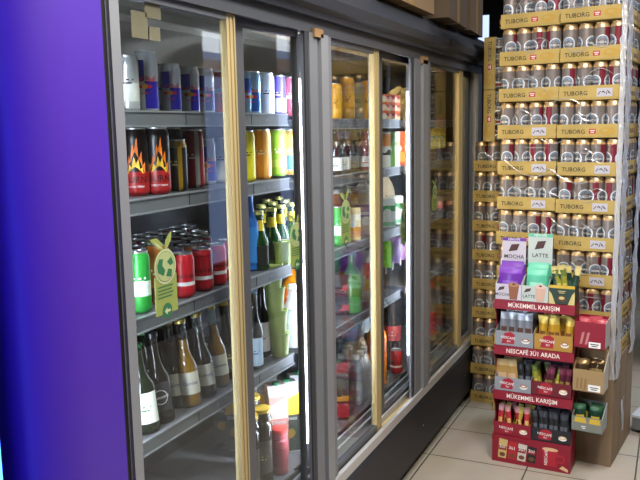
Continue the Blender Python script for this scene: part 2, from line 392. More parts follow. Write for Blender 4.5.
def make_jug():
    t = thing('milk_jug'); mb = MB()
    def sq(k, s):
        a = 2*math.pi*k/24; c, q = math.cos(a), math.sin(a); p = 4
        m = (abs(c)**p+abs(q)**p)**(-1/p); return (c*m*s, q*m*s)
    prof = [(.044, 0), (.048, .008), (.048, .12), (.046, .15), (.034, .19), (.02, .215), (.018, .228)]
    vs = [(*sq(k, r), z) for r, z in prof for k in range(24)]
    mb.add(vs, [(i*24+k, i*24+(k+1) % 24, (i+1)*24+(k+1) % 24, (i+1)*24+k) for i in range(len(prof)-1) for k in range(24)], 0, True)
    mb.add(vs[:24], [tuple(range(24))[::-1]], 0)
    mb.build('jug_body', M('#e6e9ea', .35), t)
    l = MB(); l.box((-.032, -.0492, .03), (.032, -.0484, .11), 0); l.box((-.03, -.0496, .05), (.0, -.0488, .08), 1); bars(l, .03, .02, vmap(.012, .085, -.0498), 2); l.build('paper_label', [M('#cfe3c8'), M('#4f9a4a'), M('#2c6a38')], t)
    hd = MB(); hd.tube([(0, .046, .14), (0, .066, .15), (0, .064, .185), (0, .024, .205)], .008, 8, 0); hd.build('handle', M('#e6e9ea', .35), t)
    c = MB(); c.lathe([(.021, .224), (.021, .242), (.019, .244), (.001, .244)], 18, 0, caps=False); c.build('screw_cap', M('#3f8f52', .4), t)
    return t
def make_pouch(body, spot, w=.06, h=.10):
    def f():
        t = thing('drink_pouch'); mb = MB()
        def g(u, v):
            th = .012*math.sin(math.pi*u)*math.sin(math.pi*min(1, v*1.15))
            return ((u-.5)*w*(1-.12*v), -th, -h+v*h)
        mb.grid(8, 10, g, lambda u, v: 1 if (u-.5)**2*2+(v-.5)**2 < .05 else 0); mb.grid(8, 10, lambda u, v: (lambda p: (-p[0], -p[1], p[2]))(g(u, v)), 0)
        mb.build('pouch_bag', [body, spot], t)
        s = MB(); s.box((-w*.35, -.004, -h-.045), (-w*.28, -.001, -h+.01)); s.box((w*.1, -.004, -h-.025), (w*.16, -.001, -h+.01)); s.build('paper_straw', M('#e9e2ea', .5), t)
        k = MB(); k.box((-.004, -.002, -.002), (.004, .002, .028)); k.build('hanging_loop', M('#6f8f4a', .5), t)
        return t
    return f
def make_snackbag():
    t = thing('snack_bag'); mb = MB(); w, h = .10, .21
    def g(sg):
        return lambda u, v: ((u-.5)*w*sg, -sg*.028*math.sin(math.pi*u)**.8*math.sin(math.pi*v)**.6-.0, h*v)
    def col(u, v):
        if (u-.45)**2+(v-.68)**2*2 < .05: return 1
        if (u-.5)**2+(v-.36)**2*2 < .04: return 2
        return 0
    mb.grid(12, 16, g(1), col); mb.grid(12, 16, g(-1), col)
    mb.build('foil_bag', [M('#e6dfe2', .35), M('#d0384a', .4), M('#dba52c', .4)], t)
    s = MB(); s.box((-w*.5, -.002, h-.008), (w*.5, .002, h+.010)); s.box((-w*.5, -.002, -.0), (w*.5, .002, .008)); s.build('crimped_seal', M('#d9d2d6', .4), t)
    return t
def make_waterpack():
    t = thing('water_bottle_pack')
    pr = bottle_prof(.032, .215, .013, .18, .13); q = [pr[0], pr[1]]
    for k in range(9): q.append((.032*(1 if k % 2 else .94), .01+.12*(k+.5)/9))
    pr = q+pr[4:]
    first = None
    for i in range(2):
        for j in range(3):
            x, y = -.034+.068*i, -.068+.068*j
            if first is None:
                mb = MB(); mb.lathe(pr, 18, 0); b = mb.build('water_bottle', PETC, t)
                c = MB(); c.lathe([(.0155, .2), (.0155, .216), (.013, .218), (.001, .218)], 14, 0, caps=False); c.build('bottle_cap', M('#e4e6e4', .4), b); first = b
            else: b = dup(first, t)
            b.location = (x, y, 0)
    f = MB()
    def film(u, v):
        a = 2*math.pi*u; c, s = math.cos(a), math.sin(a); m = (abs(c)**8+abs(s)**8)**(-1/8); k = 1-.25*max(0, v-.72)/.28
        return (c*m*.068*k, s*m*.102*k, .004+.195*v+.004*math.sin(9*a+5*v))
    f.grid(48, 8, film, 0); f.build('shrink_film', clear('#f2f6f8', .05, .4, .22, .5), t)
    return t
# ------------------------------------------------------------------ beer packs
TC = []
def make_pack():
    pass
def pack_tray(stamp):
    mb = MB(); w, d, h, e = .262, .392, .06, .003
    mb.box((-w/2, -d/2, 0), (w/2, d/2, e), 0)
    mb.box((-w/2, -d/2, 0), (w/2, -d/2+e, h), 0); mb.box((-w/2, d/2-e, 0), (w/2, d/2, h), 0)
    mb.box((-w/2, -d/2+e, 0), (-w/2+e, d/2-e, h), 0); mb.box((w/2-e, -d/2+e, 0), (w/2, d/2-e, h), 0)
    for mp, ww, n in ((vmap(0, 0, -d/2-.0007), w, 1), (lambda a, b: (w/2+.0007, a, b), d, 2), (lambda a, b: (-w/2-.0007, -a, b), d, 2)):
        for k in range(n):
            ox = 0 if n == 1 else (k-.5)*ww/2
            mb.text('TUBORG', .0255, mp, 1, x=ox-.062, y=.028, sx=.98)
            mb.flat([(ox-.118, .006), (ox+.118, .006), (ox+.118, .0085), (ox-.118, .0085)], mp, 4)
            if stamp:
                mb.flat([(ox+.025, .012), (ox+.088, .012), (ox+.088, .047), (ox+.025, .047)], mp, 5)
                m2 = (lambda f: lambda a, b: tuple(p+q for p, q in zip(f(a, b), (0, -.0005, 0) if f(0, 0)[1] < -.1 else (math.copysign(.0005, f(0, 0)[0]), 0, 0))))(mp)
                for pg in ([(.032, .020), (.042, .034), (.040, .036), (.029, .022)], [(.044, .030), (.050, .036), (.055, .034), (.061, .026), (.058, .025), (.052, .031), (.046, .028)], [(.062, .020), (.066, .038), (.068, .038), (.065, .020)], [(.068, .040), (.083, .022), (.072, .026)]):
                    mb.flat([(ox+a, b) for a, b in pg], m2, 1)
            else:
                mb.flat([(ox+.004, .020), (ox+.032, .020), (ox+.032, .040), (ox+.004, .040)], mp, 2)
                m2 = (lambda f: lambda a, b: tuple(p+q for p, q in zip(f(a, b), (0, -.0005, 0) if f(0, 0)[1] < -.1 else (math.copysign(.0005, f(0, 0)[0]), 0, 0))))(mp)
                bars(mb, .02, .012, m2, 3, x=ox+.018, y=.030)
                mb.disc(ox+.078, .030, .034, mp, 4, ry=.017); mb.disc(ox+.07, .033, .012, m2, 0, ry=.006)
    return mb
TRAYMATS = [YEL, INK, RED, WHITE, M('#b08d3c', .7), M('#b4b1bd', .5)]
_trays = {}
_cans = []
def pack(label, loc, rz, sides, group, rx=None, stamp=False, variant=0):
    """shrink-wrapped pack of 4 x 6 cans on a tray; the cans that can be seen stand in it"""
    t = thing('beer_pack', label, 'beer pack', group, loc, rz)
    if rx: t.rotation_euler = rx
    if not _cans:
        for a0, red in ((.0, None), (.7, -.45), (-.6, None), (1.2, .1), (.2, .9), (-1.1, None)):
            c = tuborg_can(a0, red); _cans.append(c)
    if stamp not in _trays:
        _trays[stamp] = pack_tray(stamp).build('cardboard_tray', TRAYMATS, t)
    else:
        o = _trays[stamp].copy(); COL.objects.link(o); adopt(o, t)
    for i in range(4):
        for j in range(6):
            if j == 0 or (i == 0 and 'l' in sides) or (i == 3 and 'r' in sides):
                src = _cans[(i*5+j*3+variant*2+(i*variant) % 3) % 6]
                b, l = KIDS[src]
                o = b.copy(); o.name = 'can'; COL.objects.link(o); adopt(o, t)
                o.location = ((i-1.5)*.0645, (j-2.5)*.0645, .0035); o.rotation_euler = (0, 0, random.uniform(-.35, .35))
                q = l.copy(); COL.objects.link(q); adopt(q, o)
    # creases of the front film, their highlights built as thin pale strands
    f = MB(); rnd = random.Random(variant*13+5)
    for k in range(3):
        x0 = rnd.uniform(-.12, .0); z0 = rnd.uniform(.05, .13); x1 = x0+rnd.uniform(.06, .13); sag = rnd.uniform(-.035, .03)
        pts = [(x0+(x1-x0)*q/8, -.1975-.0015*rnd.random(), max(.008, min(.15, z0+sag*math.sin(math.pi*q/8)))) for q in range(9)]
        f.tube(pts, [.0005+.0012*math.sin(math.pi*q/8) for q in range(9)], 5, 0)
    f.build('film_crease_glint', FILM, t)
    return t
FILM = clear('#f4f6fa', .25, .8, .28)

# ================================================================== SETTING
floor_m = bpy.data.materials.new('floor_tiles'); floor_m.use_nodes = True
nt = floor_m.node_tree; b = nt.nodes['Principled BSDF']
tc = nt.nodes.new('ShaderNodeTexCoord'); mp = nt.nodes.new('ShaderNodeMapping'); mp.inputs['Location'].default_value = (-.02, -.247, 0)
br = nt.nodes.new('ShaderNodeTexBrick'); br.offset = 0; br.squash = 1
br.inputs['Scale'].default_value = 1; br.inputs['Brick Width'].default_value = .44; br.inputs['Row Height'].default_value = .3327*1.0
br.inputs['Mortar Size'].default_value = .0035; br.inputs['Mortar Smooth'].default_value = .1
br.inputs['Color1'].default_value = lin('#b6aea0'); br.inputs['Color2'].default_value = lin('#b2aa9c'); br.inputs['Mortar'].default_value = lin('#4d4a45')
nz = nt.nodes.new('ShaderNodeTexNoise'); nz.inputs['Scale'].default_value = 3; nz.inputs['Detail'].default_value = 6
mx = nt.nodes.new('ShaderNodeMix'); mx.data_type = 'RGBA'; mx.blend_type = 'MULTIPLY'; mx.inputs['Factor'].default_value = .25
nt.links.new(tc.outputs['Object'], mp.inputs['Vector']); nt.links.new(mp.outputs[0], br.inputs['Vector']); nt.links.new(tc.outputs['Object'], nz.inputs['Vector'])
nt.links.new(br.outputs['Color'], mx.inputs['A']); nt.links.new(nz.outputs['Color'], mx.inputs['B']); nt.links.new(mx.outputs['Result'], b.inputs['Base Color'])
b.inputs['Roughness'].default_value = .28
struct('floor', MB().box((-1.2, -2.5, -.1), (3.0, 8.7, 0)), floor_m)
wallm = M('#4a453e', .8, noise=.3, nscale=6); wall_dark = M('#23242a', .8)
struct('wall_left', MB().box((-1.2, -2.5, 0), (-1.1, 8.7, 2.9)), wall_dark)
struct('ceiling', MB().box((-1.2, -2.5, 2.9), (3.0, 8.7, 3.0)), M('#6a675f', .8))
# far wall with a daylight window opening; right wall with the shop door
far = MB(); wx0, wx1, wz0, wz1 = -1.06, -.93, 2.43, 2.72
Y0, Y1 = 8.6, 8.7
far.box((-1.2, Y0, 0), (wx0, Y1, 2.9)); far.box((wx1, Y0, 0), (.9, Y1, 2.9)); far.box((wx0, Y0, 0), (wx1, Y1, wz0)); far.box((wx0, Y0, wz1), (wx1, Y1, 2.9))
far.box((1.2, Y0, 0), (3.0, Y1, 2.9)); far.box((.9, Y0, 0), (1.2, Y1, 1.35)); far.box((.9, Y0, 2.35), (1.2, Y1, 2.9))
struct('wall_back', far, wall_dark)
sky = emis('#b9cdf0', 1.0)
struct('window_1', MB().box((wx0, Y0+.05, wz0), (wx1, Y0+.06, wz1)), sky)
struct('window_3', MB().box((.9, Y0+.05, 1.35), (1.2, Y0+.06, 2.35)), sky)
rw = MB(); dy0, dy1, dz0, dz1 = 5.06, 5.66, .43, 2.28
rw.box((2.3, -2.5, 0), (2.4, dy0, 2.9)); rw.box((2.3, dy1, 0), (2.4, 8.6, 2.9)); rw.box((2.3, dy0, 0), (2.4, dy1, dz0)); rw.box((2.3, dy0, dz1), (2.4, dy1, 2.9))
struct('wall_right', rw, wallm)
dw = MB(); dw.box((2.36, dy0, dz0), (2.37, dy1, 1.98), 0); dw.box((2.36, dy0, 1.98), (2.37, dy1, 2.07), 2); dw.box((2.36, dy0, 2.07), (2.37, dy1, 2.13), 0); dw.box((2.36, dy0, 2.13), (2.37, dy1, dz1), 3)
for k in range(2): dw.box((2.33, dy0+(dy1-dy0)*k-.02, dz0), (2.36, dy0+(dy1-dy0)*k+.02, dz1), 1)
dw.box((2.33, dy0, 1.94), (2.36, dy1, 1.97), 1)
struct('window_2', dw, [emis('#9db4ea', 1.5), ALUD, emis('#c9a8a0', .9), emis('#eef4ff', 4)])
struct('wall_front', MB().box((-1.2, -2.6, 0), (3.0, -2.5, 2.9)), M('#57524a', .8))

# ================================================================== DRINKS FRIDGE
FY0, FY1 = 1.2, 4.30
fr = thing('drinks_fridge', 'long dark drinks fridge with sliding glass doors along the wall', 'fridge')
cab = MB(); t = .03
cab.box((-.70, FY0, .0), (-.66, FY1, 1.97), 0)                         # back
cab.box((-.66, FY0, .0), (.0, FY0+.02, 1.97), 1); cab.box((-.66, FY1-.02, .0), (.0, FY1, 1.97), 1)
cab.box((-.66, FY0+.02, 1.83), (-.03, FY1-.02, 1.97), 3)                # roof
cab.prism([(-.66, 1.74), (-.60, 1.79), (-.42, 1.81), (-.42, 1.83), (-.66, 1.83)], 'y', FY0+.02, FY1-.02, 3); cab.box((-.30, FY0+.02, 1.805), (-.22, FY1-.02, 1.83), 4)
cab.box((-.66, FY0+.02, .29), (-.10, FY1-.02, .314), 2)                # deck
for yy in (2.15, 3.25): cab.box((-.66, yy-.012, .395), (-.12, yy+.012, 1.87), 0) if False else None
cab.build('cabinet', [LINER, BLACK, M('#6e6f72', .45), M('#a8a49a', .5), M('#7d7a72', .5)], fr)
hd = MB(); hd.prism([(-.03, 1.828), (.022, 1.828), (.026, 1.845), (.045, 1.855), (.052, 1.885), (.030, 1.925), (.0, 1.97), (-.03, 1.97)], 'y', FY0, FY1+.02, 0)
hd.prism([(.0455, 1.853), (.0535, 1.885), (.0315, 1.9265), (.0295, 1.925), (.0505, 1.885), (.044, 1.855)], 'y', 3.20, 3.206, 1)
hd.box((.045, 3.42, 1.872), (.0535, 3.475, 1.892), 1)
hd.build('header_canopy', [NAVY, BLACK], fr)
lip = MB(); lip.box((-.075, FY0+.02, 1.80), (.0, FY1-.02, 1.828), 0); lip.box((-.012, FY0+.02, 1.786), (.002, FY1-.02, 1.80), 0)
lip.build('top_door_rail', M('#4a4c52', .45, .3), fr)
bp = MB(); bp.box((-.66, FY0, .04), (.0, FY1, .30), 0); bp.prism([(.0, .04), (.018, .06), (.018, .285), (.0, .30)], 'y', FY0, FY1, 0); bp.box((-.6, FY0+.02, 0), (-.012, FY1-.02, .04), 1)
for y in (2.5, 3.15, 3.9): bp.lathe([(.004, 0), (.004, .003), (.001, .003)], 8, 1, (0, 0, 0), caps=False) if False else bp.box((.018, y, .17), (.0195, y+.006, .176), 2)
bp.build('base_panel', [M('#14171f', .5), BLACK, ALU], fr)
rl = MB()
for x0, x1, z0, z1, mi in ((-.10, .012, .30, .318, 0), (-.004, .012, .318, .336, 0), (-.040, -.032, .318, .345, 0), (-.075, -.066, .318, .352, 0), (-.10, -.092, .318, .36, 0), (-.030, -.012, .318, .322, 1)):
    rl.box((x0, FY0, z0), (x1, FY1, z1), mi)
rl.build('bottom_door_rail', [ALU, WARM_TINT_ALU], fr)
posts = [(1.191, 1.226), (2.050, 2.235), (3.045, 3.305), (4.20, 4.29)]
for k, (a, c) in enumerate(posts):
    p = MB(); w = c-a
    if k in (1, 2):
        p.box((-.012, a, .318), (-.004, c, 1.80), 0); p.box((-.10, c-.028, .318), (-.012, c, 1.80), 0)
        p.box((-.004, a, .335), (.001, a+w*.12, 1.786), 1); p.box((-.004, a+w*.14, .335), (.004, a+w*.44, 1.786), 0); p.box((-.004, a+w*.50, .335), (.012, a+w*.78, 1.786), 2)
        p.box((-.004, c-w*.14, .335), (.003, c, 1.786), 0)
    else: p.box((-.09, a, .318), (-.004, c, 1.80), 0); p.box((-.004, a+.004, .335), (.003, c-.003, 1.786), 2)
    p.build('door_post', [M('#777a80', .45, .3), M('#2e2f34', .5), M('#8f9298', .4, .4)], fr)
hing = MB(); hing.box((-.0, 2.10, 1.775), (.012, 2.16, 1.80)); hing.build('hinge_cover', M('#8f6e48', .6), fr)
hing = MB(); hing.box((-.0, 3.16, 1.77), (.012, 3.24, 1.80)); hing.build('hinge_cover', M('#8f6e48', .6), fr)
# shelves: (bay, height, tilt)
BAYS = [(1.225, 2.160), (2.240, 3.235), (3.310, 4.275)]
HS = [[1.548, 1.347, 1.070, .770], [1.535, 1.33, 1.06, .768], [1.535, 1.33, 1.06, .768]]
TILT = {(0, 2): R(0), (0, 3): R(7)}
for bi, (a, c) in enumerate(BAYS):
    for si, z in enumerate(HS[bi]):
        tl = TILT.get((bi, si), 0)
        s = MB(); dx = .46; dz = -math.tan(tl)*dx
        s.prism([(-.125, z-.004), (-.125, z), (-.125-dx, z+dz), (-.125-dx, z-.022+dz), (-.125, z-.022)], 'y', a, c, 0)
        for q in range(9): s.box((-.2-dx*.5, a+(c-a)*(q+.5)/9-.002, z-.03+dz*.3), (-.14, a+(c-a)*(q+.5)/9+.002, z-.026+dz*.3), 0) if not tl else None
        so = s.build('shelf', M('#57585e', .5), fr)
        p = MB(); p.box((-.125, a, z-.034), (-.118, c, z+.004), 0); p.box((-.118, a, z-.034), (-.114, c, z-.030), 1); p.box((-.118, a, z), (-.114, c, z+.004), 1)
        for q in range(3):
            yy = a+(c-a)*(.15+.35*q); p.box((-.1182, yy, z-.020), (-.117, yy+.008, z-.012), 1); p.box((-.1182, yy+.24, z-.03), (-.117, yy+.242, z), 2)
        p.build('price_rail', [SHELF, M('#85878d', .4), BLACK], so)
led = emis('#e4ecff', 24.0)
for y, x, z0, z1 in ((2.275, -.085, .46, 1.70), (2.178, -.085, .46, 1.66), (3.257, -.085, .46, 1.66), (1.240, -.105, .46, 1.72), (3.350, -.085, .46, 1.70)):  # first and last: unseen fill tubes added behind posts to brighten their bays
    l = MB(); l.tube([(x, y, z0), (x, y, z1)], .006, 8, 0); l.build('light_or_fill_tube', emis('#ffdca8', 45.0) if y > 3.3 else led if 1.5 < y < 2.2 or y > 3 else emis('#e4ecff', 115.0 if y < 2 else 150.0), fr)
lw = MB(); lw.box((-.13, 2.3, 1.808), (-.10, 4.15, 1.828)); lw.build('top_light_tube', emis('#ffd890', 5.0), fr)
gr = MB()
for a, c in BAYS:          # ribbed grille sloping from the door sill down into the well
    n = 46
    gr.prism([(-.100, .375), (-.175, .316), (-.175, .3145), (-.100, .3145)], 'y', a+.01, c-.01, 1)
    for k in range(n):
        yy = a+.012+(c-a-.024)*k/n
        gr.prism([(-.1005, .379), (-.1755, .320), (-.1755, .314), (-.1005, .373)], 'y', yy, yy+(c-a)/n*.45, 0)
gr.build('air_grille', [M('#77736c', .45, .3), M('#1c1a1a', .6)], fr)
# doors
PANE = clear('#eef2f1', ior=1.42)
def leaf_sticker(x, y, z, parent, s=1.0):
    """thin printed tag: two leaves, a globe with green land, a lettered panel and an arrow disc; faces +X"""
    mb = MB(); mp = lambda a, b: (x, y+a*s, z+b*s); m2 = lambda a, b: (x+.0006, y+a*s, z+b*s); m3 = lambda a, b: (x+.0011, y+a*s, z+b*s)
    mb.prism([(y-.041*s, z), (y+.041*s, z), (y+.041*s, z+.088*s), (y-.041*s, z+.088*s)], 'x', x-.0008, x, 0)
    mb.disc(0, .108, .041, mp, 0); mb.ring(0, .108, .036, .040, m2, 2); mb.disc(0, .108, .034, m2, 3)
    mb.flat([(-.028, .098), (-.008, .088), (-.002, .100), (-.012, .112), (-.008, .126), (-.022, .128), (-.031, .114)], m3, 1)
    mb.flat([(.006, .118), (.022, .128), (.030, .112), (.018, .108)], m3, 1); mb.flat([(.0, .086), (.020, .082), (.024, .098), (.010, .102)], m3, 1)
    mb.flat([(-.004, .145), (-.022, .150), (-.044, .168), (-.052, .176), (-.026, .176), (-.010, .164)], mp, 0)
    mb.flat([(.0, .145), (.004, .166), (.020, .182), (.030, .186), (.026, .166), (.012, .150)], mp, 0)
    mb.flat([(-.004, .147), (-.024, .156), (-.044, .172), (-.024, .162)], m2, 2)
    for q in range(4): mb.flat([(-.032, .062-.008*q), (.026-.006*(q % 2), .062-.008*q), (.026-.006*(q % 2), .0650-.008*q), (-.032, .0650-.008*q)], m2, 1)
    mb.disc(0, .006, .018, m2, 1); mb.flat([(-.011, .006), (-.001, .015), (-.001, .009), (.011, .009), (.011, .003), (-.001, .003), (-.001, -.003)], m3, 2)
    o = mb.build('leaf_sticker', [M('#7f8c46', .55), M('#24603c', .55), M('#aab58c', .55), M('#98a470', .55)], parent)
    return o
SKEW = -4.4     # second door turned on purpose so its glass mirrors the window
DOORS = [(1.227, 1.680, 0), (1.700, 2.046, 1), (2.235, 2.695, 0), (2.72, 3.250, 1), (3.315, 3.92, 0), (3.93, 4.20, 1)]
ST = {0: (.012, .040), 1: (.066, .010), 2: (.02, .050), 3: (.10, .016), 4: (.02, .075), 5: (.09, .03)}
dz0, dz1 = .322, 1.80
for k, (a, c, tr) in enumerate(DOORS):
    x0, x1 = ((-.030, -.010) if tr == 0 else (-.064, -.044))
    l, r = ST[k]
    d = MB()
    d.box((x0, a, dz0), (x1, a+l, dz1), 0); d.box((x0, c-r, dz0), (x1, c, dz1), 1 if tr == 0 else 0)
    d.box((x0, a+l, dz0), (x1, c-r, dz0+.035), 0); d.box((x0, a+l, dz1-.03), (x1, c-r, dz1), 0)
    if tr == 0:
        d.box((x1, c-r*.30, dz0+.02), (x1+.003, c-r*.12, dz1-.02), 2)
        d.box((x1, c-r*.72, dz0+.02), (x1+.002, c-r*.62, dz1-.02), 2)
    else: d.box((x1-.001, a+.002, dz0+.02), (x1+.001, a+l*.35, dz1-.02), 3)
    do = d.build('sliding_door', [ALUD, WARM_TINT_ALU, M('#a89a74', .45, .4), BLACK], fr)  # both tan metals carry painted warm light on the front doors' right stiles
    g = MB(); xm = (x0+x1)/2; g.box((xm-.002, a+l-.004, dz0+.03), (xm+.002, c-r+.004, dz1-.026)); g.build('glass_pane', PANE, do)
    xs = x1-.006 if tr == 0 else xm+.004
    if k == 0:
        for (xa, ya, xb, yb) in ((132, 13, 147, 37), (145, -2, 160, 17), (150, 28, 160, 40)):  # translucent pale patches on the upper part of the pane
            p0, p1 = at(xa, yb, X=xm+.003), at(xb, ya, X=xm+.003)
            q = MB(); q.box((xm+.0024, p0[1], p0[2]), (xm+.0030, p1[1], p1[2])); q.build('pale_patch', clear('#a8a48c', .08, .3, .3), do)
    if k == 1: do.matrix_basis = Matrix.Translation((xm, a, 0)) @ Matrix.Rotation(R(SKEW), 4, 'Z') @ Matrix.Translation((-xm, -a, 0))
    if k == 0: leaf_sticker(xm+.004, at(166, 312, X=xm)[1], at(166, 313, X=xm)[2], do, .98)
    if k == 1: leaf_sticker(xm+.004, at(296, 262, X=-.03)[1], at(296, 266, X=-.03)[2], do, .9)
    if k == 2: leaf_sticker(xm+.004, at(345, 243, X=xm)[1], at(345, 243, X=xm)[2], do, 1.0)
    if k == 3: leaf_sticker(xm+.004, at(403, 243, X=xm)[1], at(403, 243, X=xm)[2], do, 1.0)
    if k == 4: leaf_sticker(xm+.004, at(434, 210, X=xm)[1], at(434, 210, X=xm)[2], do, .8)

# ================================================================== CONTENTS
MAKERS = mk_bottles()
C = MAKERS
C['rb_big'] = redbull(.0305, .153); C['rb'] = redbull(.0265, .133); C['rb_silver'] = redbull(.0265, .133, c1=M('#2a2070', .3, .3), c2=M('#d4d5d6', .3, .4))
C['rb_red'] = plain_can('energy_drink_can', .0265, .132, M('#d2543c', .35), 'Red Bull', WHITE, .5, M('#d8d8d8', .3, .5), (.5, .62))
C['plain_silver'] = plain_can('energy_drink_can', .0265, .135, M('#b9bbb8', .3, .5), 'ICE', INK, .5, M('#dcdcd2'), (.2, .55))
C['rb_cyan'] = redbull(.0265, .133, c1=M('#1f5fb8', .3, .35), c2=M('#9fc4e0', .3, .4)); C['can_white'] = plain_can('energy_drink_can', .0265, .135, M('#dcdde0', .35), 'ZERO', INK, .5, rot=90)
C['can_violet'] = plain_can('energy_drink_can', .0265, .133, M('#5a48b8', .35), 'ICE', WHITE, .5, M('#c8c8e0', .3), (.1, .4)); C['can_pink'] = plain_can('energy_drink_can', .0265, .133, M('#d8546c', .35), 'RED', WHITE, .5, WHITE, (.4, .5))
C['burn'] = burn_can
C['gold_black'] = plain_can('energy_drink_can', .0265, .135, M('#20201c', .35), 'MONSTER', M('#b8a45a'), .34, None, (0, 0), M('#c9b070', .3, .6), stripe=M('#c79a2c', .35, .3))
C['red_tall'] = plain_can('soft_drink_can', .0285, .16, M('#b3222c', .35), 'COLA', WHITE, .6, stripe=M('#d8d8d8', .35))
C['cola'] = plain_can('cola_can', .0300, .118, M('#b01c26', .32), 'Coca-Cola', M('#2a0a0c'), .52, WHITE, (.28, .33))
C['cola_dark'] = plain_can('cola_can', .0300, .118, M('#3a0d12', .32), 'Cola', WHITE, .6); C['can_purple'] = plain_can('soft_drink_can', .0300, .118, M('#4a3aa0', .35), 'Uludağ', WHITE, .4)
C['green'] = plain_can('soft_drink_can', .0265, .15, M('#2f9a3c', .32, .2), 'SODA', WHITE, .5, M('#d4e4d4'), (.3, .5)); C['orange_can'] = plain_can('soft_drink_can', .0300, .152, M('#c06a1e', .35), 'Fanta', WHITE, .6, M('#6b3a16', .4), (.05, .3))
C['orange_short'] = plain_can('soft_drink_can', .0300, .118, M('#c97a24', .35), 'Fanta', WHITE, .5)
C['or_tall'] = plain_can('juice_can', .0300, .158, M('#e08a2c', .35), 'ORANGE', WHITE, .4, stripe=M('#f0b458', .4)); C['gr_tall'] = plain_can('juice_can', .0300, .158, M('#8fc43a', .35), 'LIME', WHITE, .5, M('#b4d860', .4), (.2, .35))
C['or_blue'] = plain_can('juice_can', .0285, .155, M('#e09a3a', .35), 'MIX', WHITE, .5, M('#4a78c0'), (.1, .45)); C['blue_tall'] = plain_can('juice_can', .0285, .155, M('#3f78c9', .35), 'BLUE', WHITE, .5); C['yel_slim'] = plain_can('juice_can', .0255, .155, M('#e6d52a', .35), 'LEMON', INK, .4)
C['xl_yellow'] = plain_can('energy_drink_can', .0300, .165, M('#e0a414', .32, .1), 'XL', INK, .9, rot=70); C['xl_short'] = plain_can('energy_drink_can', .0265, .135, M('#e0a414', .32, .1), 'XL', INK, .8, rot=70); C['xl_grey'] = plain_can('energy_drink_can', .0300, .155, M('#a8a48c', .35, .4), 'XL', INK, .8)
C['juice'] = lambda: carton('juice_carton', .070, .066, .262, [M('#a8a29e'), M('#b4b4b2'), M('#2a3228', .5), M('#e6b41e', .5)], face_juice, M('#1f6b46', .4), .035)
C['juice_pink'] = lambda: carton('juice_carton', .070, .066, .262, [M('#ad877c'), M('#b4b4b2'), M('#b8786c', .5), M('#d8b4a8', .5)], face_juice, M('#1f6b46', .4), .035)
C['cherry'] = lambda: carton('juice_carton', .075, .07, .235, [M('#23201a'), M('#9c2028'), M('#c98a2c'), M('#2e2a20')], face_bands((.05, .3, 1), (.34, .44, 2)), M('#1f5a34', .4), .035)
C['milkcarton'] = lambda: carton('milk_carton', .075, .06, .13, [M('#e6ebe6'), M('#3f9f5a'), M('#7cc088'), WHITE], face_bands((.55, .75, 1), (.05, .18, 2)), None)
C['redcarton'] = lambda: carton('juice_carton', .065, .06, .20, [M('#d9cfc4'), M('#b83a34'), M('#d49a50'), WHITE], face_bands((.6, .9, 1), (.1, .3, 2)), None)
C['tancarton'] = lambda: carton('juice_carton', .06, .06, .195, [M('#d9a878'), M('#e8e0d4'), M('#b8402c'), WHITE], face_bands((.5, .7, 1), (.78, .95, 2)), None)
C['purplecarton'] = lambda: carton('yoghurt_carton', .075, .06, .125, [M('#8a6ca8'), M('#d8c0cc'), M('#e2d8e4'), WHITE], face_bands((.05, .62, 1), (.7, .8, 2)), None)
C['yelcarton'] = lambda: carton('juice_carton', .06, .05, .13, [M('#e2c890'), M('#d8902c'), M('#efe6d0'), WHITE], face_bands((.1, .4, 1), (.6, .8, 2)), None)
C['g_carton'] = lambda: carton('juice_carton', .05, .05, .155, [M('#7cc43a'), M('#4a9a2c'), WHITE, WHITE], face_bands((.6, .9, 1),), None)
C['o_carton'] = lambda: carton('juice_carton', .055, .05, .155, [M('#e8e4da'), M('#e08a2c'), M('#2a2824'), WHITE], face_bands((.6, .95, 1), (.35, .5, 2)), None)
C['w_carton'] = lambda: carton('juice_carton', .055, .05, .155, [M('#e4dcc4'), M('#c9b890'), WHITE, WHITE], face_bands((.6, .7, 1),), None)
C['r_carton'] = lambda: carton('juice_carton', .055, .05, .155, [M('#c9502c'), M('#e09a4a'), WHITE, WHITE], face_bands((.1, .4, 1),), None)
C['candybox'] = lambda: carton('snack_box', .05, .07, .037, [M('#d9622c'), M('#e8c49a'), M('#8a2018'), WHITE], face_bands((.1, .45, 1), (.6, .8, 2)), None)
C['yelpack'] = lambda: carton('tea_box', .045, .06, .105, [M('#e0cf3a'), M('#efe6a0'), M('#6a9a3a'), WHITE], face_bands((.1, .35, 1), (.5, .65, 2)), None)
C['darkpack'] = lambda: carton('snack_box', .10, .08, .08, [M('#3a1c2c'), M('#b8404a'), M('#2a2a30'), WHITE], face_bands((.2, .5, 1),), None)
C['cup'] = make_cup; C['jug'] = make_jug
C['lilac'] = make_pouch(M('#b58ccf', .4), M('#8fae5a', .5), .085, .115); C['lime_pouch'] = make_pouch(M('#8fd03a', .4), M('#5aa02c', .5), .07, .12)
C['snackbag'] = make_snackbag; C['waterpack'] = make_waterpack
def face_cam(x, y, j=0): return math.atan2(1.0-x, y)+j
def put(kind, px, X, z, label, cat, py=None, group=None, tilt=0, j=0, rz=None, front=None):
    zz = z
    if tilt: zz = z+(X+.125)*math.tan(tilt)
    y = at(px, py, X=X)[1]
    return place(kind, (X, y, zz+.0006), (face_cam(X, y, j) if rz is None else rz), label, cat, group, -tilt if tilt else None)
B1, B2, B3 = HS
G = lambda s: s
